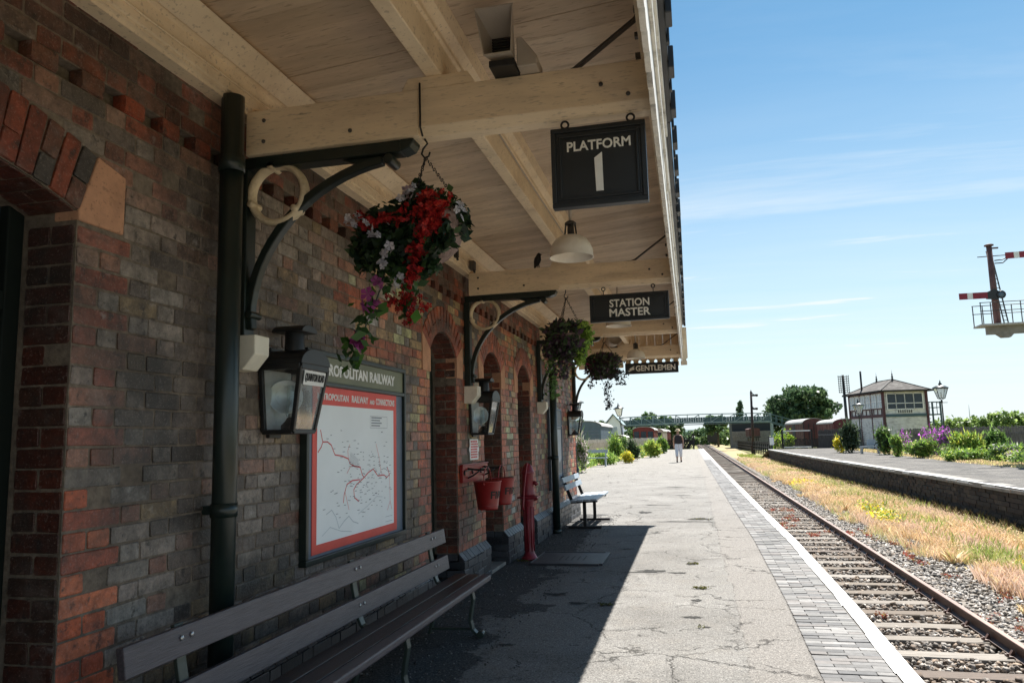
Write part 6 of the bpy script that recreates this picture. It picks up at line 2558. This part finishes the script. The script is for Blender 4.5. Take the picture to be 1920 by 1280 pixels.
# ---- right garden planting
bush('shrub', 'round dark green bush left of the small bench on the far platform', 1576, 1610, 790, 56, DKB + [(.10, .14, .09)], .14, 1100, group='shrubs along the far platform')
bush('shrub', 'clump of yellow flowers in front of the board fence', 1556, 1592, 817, 57, YLW, .11, 600, group='shrubs along the far platform')
bush('shrub', 'leafy dark bush with bright top right of the small bench', 1642, 1674, 796, 50, DKB + MIDG + LIME[:1], .13, 1000, group='shrubs along the far platform')
bush('shrub', 'spiky light green plant below the purple flowers', 1668, 1692, 816, 46, LIME + MIDG, .12, 600, group='shrubs along the far platform')
bush('purple_flowers', 'drift of purple flowers in front of the signal box', 1668, 1722, 806, 49, PUR[:3] + MIDG + MIDG[:1], .075, 420, cat='flowers', group='purple flowers by the signal box')
bush('purple_flowers', 'tall bank of purple flowers below the right lamp post', 1718, 1796, 798, 46, PUR[:3] + MIDG[:3], .075, 850, cat='flowers', group='purple flowers by the signal box')
bush('shrub', 'soft green planting in front of the purple flowers', 1690, 1762, 822, 43, MIDG + LIME + [(.30, .28, .16)], .11, 1300, group='shrubs along the far platform')
bush('shrub', 'yellow green feathery shrub in the middle of the right garden', 1766, 1846, 809, 39.5, LIME + [(.36, .36, .05)] + MIDG[:1], .11, 1900, group='shrubs along the far platform')
bush('shrub', 'leafy green bush beside the leaning paling fence', 1838, 1892, 806, 40, MIDG + [(.04, .07, .02)], .12, 1500, group='shrubs along the far platform')
bush('shrub', 'low bush dotted with white flowers at the right edge', 1850, 1936, 828, 36.5, MIDG + [(.55, .55, .5)] + LIME[:1], .10, 1900, group='shrubs along the far platform')
bush('shrub', 'low lime green ground plants at the garden edge', 1746, 1856, 838, 38, LIME + MIDG, .10, 1100, group='shrubs along the far platform')


def cover(name, poly_pts, n, hmin, hmax, cols, leaf):
    P = []
    for k in range(n):
        (x0, x1, y) = poly_pts[nrs.randint(len(poly_pts))]
        y2 = y + nrs.uniform(-2.2, 2.2)
        h = nrs.uniform(hmin, hmax)
        r = nrs.uniform(.3, .7)
        c = np.array(cols[nrs.randint(len(cols))])
        q = blob_points(70, [(nrs.uniform(x0, x1), y2, h * .42, r, r, h * .6)], .3)
        q[:, 2] = np.abs(q[:, 2])
        P.append((q, np.repeat(c[None], 70, 0) * (1 + .3 * nrs.uniform(-1, 1, (70, 1)))))
    V = leaf_quads(np.concatenate([p for p, c in P]), leaf, None)
    return struct(build_np(name, V, np.clip(np.concatenate([c for p, c in P]), 0, .85), 'leaf'), 'stuff')


gx2 = lambda y: float(np.interp(y, [30, 36, 45, 59, 83], [12.2, 12.2, 12.6, 12.9, 14.0]))
cover('garden_plants', [(gx2(y) + .2, gx2(y) + 2.0, y) for y in range(33, 56, 2)], 260, .25, .75, LIME + MIDG + [(.42, .40, .26), (.35, .22, .34), (.5, .42, .2)], .10)
lx = lambda y: float(np.interp(y, [32, 40, 47, 55, 77], [-4.9, -5.1, -4.4, -3.45, -3.0]))
cover('border_plants', [(lx(y) - 1.5, lx(y) - .1, y) for y in range(33, 80, 2)], 260, .25, .8, LIME + MIDG + [(.55, .48, .05), (.42, .42, .28)], .11)
m = MB()
t = thing('garden_bench', 'pale low bench between two bushes on the far platform', 'bench', (11, 53, 0), world=True)
a, b = at(1612, 829, 53), at(1650, 829, 53)
m.span(a.x, b.x, 52.9, 53.3, .40, .46)
m.build('seat', 'bench_grey', t)
m = MB()
m.span(a.x + .5, b.x, 53.3, 53.35, .55, .9)
m.build('backrest', 'bench_grey', t)
for x in (a.x + .1, b.x - .1):
    m = MB()
    m.span(x - .05, x + .05, 52.9, 53.3, 0, .40)
    m.build('leg', 'timber_grey', t)
t = thing('paling_fence', 'dark leaning paling fence behind the right garden', 'fence', (15, 46, 0), world=True)
m = MB()
a, b = Vector((at(1690, 800, 57).x, 57, 0)), Vector((at(1960, 800, 42.5).x, 42.5, 0))
for k in range(110):
    p = a.lerp(b, k / 110)
    m.bar((p.x + .12, p.y, .0), (p.x - .10 + rng.uniform(-.03, .03), p.y, 1.48 + rng.uniform(-.06, .06)), .085, .025, (0, 1, 0))
m.build('pales', 'pale_timber', t)
for z in (.45, 1.1):
    m = MB()
    m.bar((a.x, a.y + .06, z), (b.x, b.y + .06, z), .05, .09)
    m.build('rail', 'timber_black', t)

# ---- hedge and wood masses
def mass(name, spans, Y0, Y1, leaf, n, cols, base=-1.3):
    """spans: (px0, px1, top px)"""
    P = []
    for (p0, p1, top) in spans:
        k = max(3, int((p1 - p0) / 14))
        for i in range(k):
            Y = nrs.uniform(Y0, Y1)
            c = at(lerp(p0, p1, (i + .5) / k), top + nrs.uniform(-1.5, 5), Y)
            w = (at(p1, top, Y).x - at(p0, top, Y).x) / k * 1.1
            P.append((c.x, Y, (c.z + base) / 2, w, w, max(.4, (c.z - base) / 2)))
    Q = blob_points(n, P, .6)
    o = build_np(name, leaf_quads(Q, leaf, None), pick_cols(n, cols, .35), 'leaf')
    return struct(o, 'stuff')


mass('hedge', [(1728, 1790, 787), (1790, 1850, 782), (1850, 1960, 773), (1700, 1740, 790)], 70, 86, .30, 22000, [(0.180, 0.260, 0.070), (0.240, 0.340, 0.100), (0.120, 0.180, 0.060), (0.300, 0.400, 0.120)])
mass('hedge_bushes', [(1340, 1365, 806), (1360, 1376, 799), (1318, 1345, 812), (1300, 1322, 816)], 200, 230, .7, 3500, [(0.126, 0.196, 0.070), (0.182, 0.252, 0.084), (0.084, 0.140, 0.063)])
mass('distant_wood', [(1250, 1292, 806), (1294, 1330, 801), (1330, 1400, 805), (1400, 1500, 806), (1150, 1250, 806), (1060, 1150, 806)], 300, 360, 1.2, 9000, [(0.084, 0.140, 0.084), (0.112, 0.168, 0.091), (0.070, 0.119, 0.077)])
tree('oak_tree', 'large rounded dark green tree behind the brown wagon', (at(1503, 800, 150).x, 150, -1.3), at(1503, 721, 150).z + 1.3, (6.9, 6.0, 4.6), 9500, .62, [(0.056, 0.104, 0.048), (0.080, 0.136, 0.056), (0.045, 0.080, 0.042), (0.104, 0.160, 0.072)], trunk_r=.5, nclump=30)
tree('poplar_tree', 'small upright pair of poplar tops rising over the footbridge', (at(1387, 800, 200).x, 200, -1.3), at(1386, 752, 200).z + 1.3, (1.6, 1.4, 4.5), 900, .6, [(0.080, 0.144, 0.088), (0.112, 0.176, 0.104)], trunk_r=.2, nclump=8)
for px, top, Y, w, lab in ((1228, 769, 175, 4.5, 'broad green tree behind the left half of the footbridge'), (1196, 780, 185, 4.0, 'lower green tree left of the broad tree behind the footbridge'), (1098, 779, 110, 2.6, 'small green tree rising over the blue grey van'), (1128, 786, 118, 2.0, 'low green tree between the van and the gabled hut'), (1258, 782, 180, 3.0, 'shady green tree below the footbridge beside the coaches'), (1345, 775, 170, 3.0, 'green tree seen through the footbridge near the poplars'), (1312, 800, 250, 3.6, 'rounded blue green tree under the middle of the footbridge')):
    z = at(px, top, Y).z
    tree('broadleaf_tree', lab, (at(px, 800, Y).x, Y, -1.3), z + 1.3, (w, w * .9, min(w * .8, (z + 1.3) * .48)), 1500, .5 if Y < 150 else .75, [(0.081, 0.142, 0.061), (0.108, 0.176, 0.068), (0.061, 0.108, 0.054), (0.135, 0.203, 0.081)], nclump=12, group='trees along the horizon')
m = MB()
vs, fs = [], []
nx, ny = 60, 6
for j in range(ny):
    for i in range(nx):
        x = lerp(-500, 700, i / (nx - 1))
        h = (13 + 7 * n1(x * .004, 2.1)) * math.sin(math.pi * j / (ny - 1)) - 2
        vs.append((x, 900 + j * 60, h))
for j in range(ny - 1):
    for i in range(nx - 1):
        fs.append((j * nx + i, j * nx + i + 1, (j + 1) * nx + i + 1, (j + 1) * nx + i))
m.add(vs, fs, None, True)
struct(m.build('distant_hills', 'hill_far'))
m = MB()
a = at(1816, 757, 400)
m.tube([(a.x, 400, -1), (a.x, 400, a.z)], [.35, .15], 6)
tag(m.build('distant_mast', 'lantern_inside'), 'thin pale mast on the skyline above the right hedge', 'mast')

# ---- bracket signal on the right
t = thing('signal_gantry', 'tall bracket signal with red arms, ladder and railed landing at the right edge', 'signal', (17.0, 36, 0), world=True)
Yg = 36
P = lambda px, py, dy=0: at(px, py, Yg) + Vector((0, dy, 0))
m = MB()
a, b = P(1854, 462), P(1871, 610)
m.tube([(b.x, Yg, b.z - .1), (a.x, Yg, a.z)], [.15, .11], 10)
m.lathe([(.12, 0), (.19, .02), (.19, .06), (.10, .10), (0, .12)], (a.x, Yg, a.z), 10)
m.span(a.x - .05, a.x + .35, Yg - .03, Yg + .03, a.z - .12, a.z - .06)
m.build('doll_post', 'signal_post', t)
for (p0, p1, w0, w1, root) in (((1795, 558), (1848, 555), (1810.5, 0), (1820.5, 0), (1868, 553)), ((1881, 481.5), (1940, 477), (1897, 0), (1907, 0), (1862, 490))):
    a, b = P(*p0), P(*p1)
    m = MB()
    m.bar((a.x, Yg - .22, a.z), (b.x, Yg - .22, b.z), .03, .27)
    ar = m.build('signal_arm', 'signal_red', t)
    m = MB()
    fa, fb = (w0[0] - p0[0]) / (p1[0] - p0[0]), (w1[0] - p0[0]) / (p1[0] - p0[0])
    m.bar(Vector((a.x, Yg - .237, a.z)).lerp(Vector((b.x, Yg - .237, b.z)), fa), Vector((a.x, Yg - .237, a.z)).lerp(Vector((b.x, Yg - .237, b.z)), fb), .005, .268)
    m.build('arm_stripe', 'white_paint', ar)
    m = MB()
    r = P(*root)
    if p0[0] < 1850:
        e = P(1846, 556)
        m.add([(e.x, Yg - .2, e.z + .14), (e.x, Yg - .2, e.z - .14), (r.x, Yg - .2, r.z - .22), (r.x + .15, Yg - .2, r.z + .05), (r.x - .1, Yg - .2, r.z + .25), (e.x, Yg - .14, e.z + .14), (e.x, Yg - .14, e.z - .14), (r.x, Yg - .14, r.z - .22), (r.x + .15, Yg - .14, r.z + .05), (r.x - .1, Yg - .14, r.z + .25)], [(0, 1, 2, 3, 4), (9, 8, 7, 6, 5)] + [(k, 5 + k, 5 + (k + 1) % 5, (k + 1) % 5) for k in range(5)])
        m.ring((r.x + .12, Yg - .22, r.z - .02), .15, .03, (0, 1, 0), 16, 6)
    else:
        for dz in (.0, -.12):
            m.tube([(r.x, Yg - .15, r.z + dz), ((r.x + a.x) / 2 + .1, Yg - .18, r.z + dz * 1.2 + .02), (a.x + .2, Yg - .2, a.z - .02)], .025, 6)
    m.build('spectacle', 'iron_black', t)
    if p0[0] < 1850:
        m = MB()
        m.lathe([(0, 0), (.14, 0), (.14, .01), (0, .01)], (r.x + .12, Yg - .23, r.z - .02), 16, (0, 1, 0))
        m.build('lens', 'wagon_blue', t)
m = MB()
for dx in (-4, 4):
    a, b = P(1858 + dx, 468), P(1893 + dx, 607)
    m.bar((a.x, Yg + .3, a.z), (b.x, Yg + .3, b.z), .04, .05, (0, 1, 0))
for k in range(16):
    f = k / 16
    a = P(lerp(1854, 1889, f), lerp(468, 607, f))
    b = P(lerp(1862, 1897, f), lerp(468, 607, f))
    m.bar((a.x, Yg + .3, a.z), (b.x, Yg + .3, b.z), .025, .025)
m.build('ladder', 'iron_black', t)
m = MB()
zl = P(1860, 612).z
xl = P(1833, 612).x
m.span(xl, 17.6, Yg - .5, Yg + .5, zl, zl + .07)
m.build('landing', 'timber_grey', t)
m = MB()
xb0 = P(1850, 618).x
m.span(xb0, 17.4, Yg - .15, Yg + .15, zl - .34, zl)
m.prism([(xb0 + .35, zl - .34), (xb0 + .55, zl - .50), (xb0 + .85, zl - .50), (xb0 + 1.0, zl - .34)][::-1], 'y', Yg - .14, Yg + .14)
m.build('girder', 'concrete', t)
m = MB()
for x in (xl + .03, P(1852, 600).x, P(1908, 600).x, 15.5, 17):
    for y in (-.47, .47):
        m.tube([(x, Yg + y, zl), (x, Yg + y, zl + .98)], .022, 6)
for y in (-.47, .47):
    for z in (.62, .98):
        m.tube([(xl, Yg + y, zl + z), (17.5, Yg + y, zl + z)], .018, 6)
m.tube([(P(1845, 600).x, Yg, zl + 3.05), (17.5, Yg, zl + 3.1)], .02, 6)
m.build('handrail', 'iron_grey', t)
m = MB()
m.span(16.6, 17.0, Yg - .2, Yg + .2, -1.2, zl - .3)
m.build('main_post', 'signal_post', t)
# ================================================================== camera, sky, sun
cam = bpy.data.cameras.new('camera')
co = bpy.data.objects.new('camera', cam)
C.objects.link(co)
co.matrix_world = Matrix.Translation(EYE) @ Matrix((R_, U_, -F_)).transposed().to_4x4()
cam.sensor_width = 36
cam.lens = FPX / 1920 * 36
cam.clip_end = 4000
cam.clip_start = .05
S.camera = co

sd = Vector((.225, .72, 1.0)).normalized()
elev = math.asin(sd.z)
azim = math.atan2(sd.x, sd.y)
sl = bpy.data.lights.new('sun', 'SUN')
sl.energy = 5.0
sl.angle = rad(.5)
sl.color = (1.0, .965, .91)
so = bpy.data.objects.new('sun', sl)
C.objects.link(so)
so.rotation_euler = sd.to_track_quat('Z', 'Y').to_euler()

w = bpy.data.worlds.new('World')
S.world = w
w.use_nodes = True
nt = w.node_tree
N, L = nt.nodes, nt.links
bg = N['Background']
bg.inputs[1].default_value = .044
sk = N.new('ShaderNodeTexSky')
sk.sky_type = 'NISHITA'
sk.sun_disc = False
sk.sun_elevation = elev
sk.sun_rotation = azim
sk.air_density = 1.0
sk.dust_density = .15
sk.ozone_density = 1.0
tc = N.new('ShaderNodeTexCoord')
# thin high cloud: noise on the sky direction, projected onto a flat layer
sx = N.new('ShaderNodeSeparateXYZ')
L.new(tc.outputs['Generated'], sx.inputs[0])


def mth(op, a, b):
    q = N.new('ShaderNodeMath')
    q.operation = op
    for i, v in enumerate((a, b)):
        if isinstance(v, (int, float)):
            q.inputs[i].default_value = v
        else:
            L.new(v, q.inputs[i])
    return q.outputs[0]


def mrange(f, a, b, c, d):
    q = N.new('ShaderNodeMapRange')
    q.inputs[1].default_value, q.inputs[2].default_value, q.inputs[3].default_value, q.inputs[4].default_value = a, b, c, d
    L.new(f, q.inputs[0])
    return q.outputs[0]


zc = mth('MAXIMUM', sx.outputs[2], .03)
cx_ = mth('DIVIDE', sx.outputs[0], mth('ADD', zc, .06))
cy_ = mth('DIVIDE', sx.outputs[1], mth('ADD', zc, .06))
cb = N.new('ShaderNodeCombineXYZ')
L.new(cx_, cb.inputs[0])
L.new(cy_, cb.inputs[1])
mp = N.new('ShaderNodeMapping')
mp.inputs['Rotation'].default_value = (0, 0, rad(-20))
mp.inputs['Scale'].default_value = (.45, 1.9, 1)
mp.inputs['Location'].default_value = (.3, .4, 0)
L.new(cb.outputs[0], mp.inputs['Vector'])
nz = N.new('ShaderNodeTexNoise')
nz.inputs['Scale'].default_value = 1.5
nz.inputs['Detail'].default_value = 8
nz.inputs['Roughness'].default_value = .58
nz.inputs['Distortion'].default_value = .35
L.new(mp.outputs[0], nz.inputs['Vector'])
wisp = mrange(nz.outputs['Fac'], .47, .66, 0, .9)
low = mrange(sx.outputs[2], .18, .36, 1.0, .0)
bank = mth('POWER', mrange(mth('ADD', sx.outputs[2], mrange(nz.outputs['Fac'], .3, .7, .02, -.02)), .0, .50, 1.0, .0), 1.45)
nz2 = N.new('ShaderNodeTexNoise')
nz2.inputs['Scale'].default_value = .62
nz2.inputs['Detail'].default_value = 7
nz2.inputs['Roughness'].default_value = .62
nz2.inputs['Distortion'].default_value = .5
L.new(mp.outputs[0], nz2.inputs['Vector'])
soft = mth('MULTIPLY', mrange(nz2.outputs['Fac'], .44, .70, 0, .75), mrange(sx.outputs[2], .22, .46, 1.0, .15))
bank = mth('MAXIMUM', bank, soft)
cl = mth('MAXIMUM', mth('MULTIPLY', wisp, mth('ADD', mth('MULTIPLY', low, 1.0), .0)), bank)
mx = N.new('ShaderNodeMix')
mx.data_type = 'RGBA'
L.new(cl, mx.inputs[0])
tn = N.new('ShaderNodeMix')
tn.data_type = 'RGBA'
tn.blend_type = 'MULTIPLY'
tn.inputs[0].default_value = 1
L.new(sk.outputs[0], tn.inputs[6])
tn.inputs[7].default_value = (.66, 1.05, 1.10, 1)
L.new(tn.outputs[2], mx.inputs[6])
mx.inputs[7].default_value = (8.2, 8.8, 9.2, 1)
L.new(mx.outputs[2], bg.inputs[0])

S.view_settings.view_transform = 'Standard'
S.view_settings.look = 'None'
S.view_settings.exposure = 1.38
S.view_settings.gamma = 1
S.view_settings.use_curve_mapping = False
S.render.engine = 'CYCLES'
S.cycles.use_denoising = True
S.cycles.max_bounces = 10
S.cycles.diffuse_bounces = 7
S.cycles.transparent_max_bounces = 10
S.cycles.caustics_reflective = False
S.cycles.caustics_refractive = False
S.cycles.sample_clamp_indirect = 10
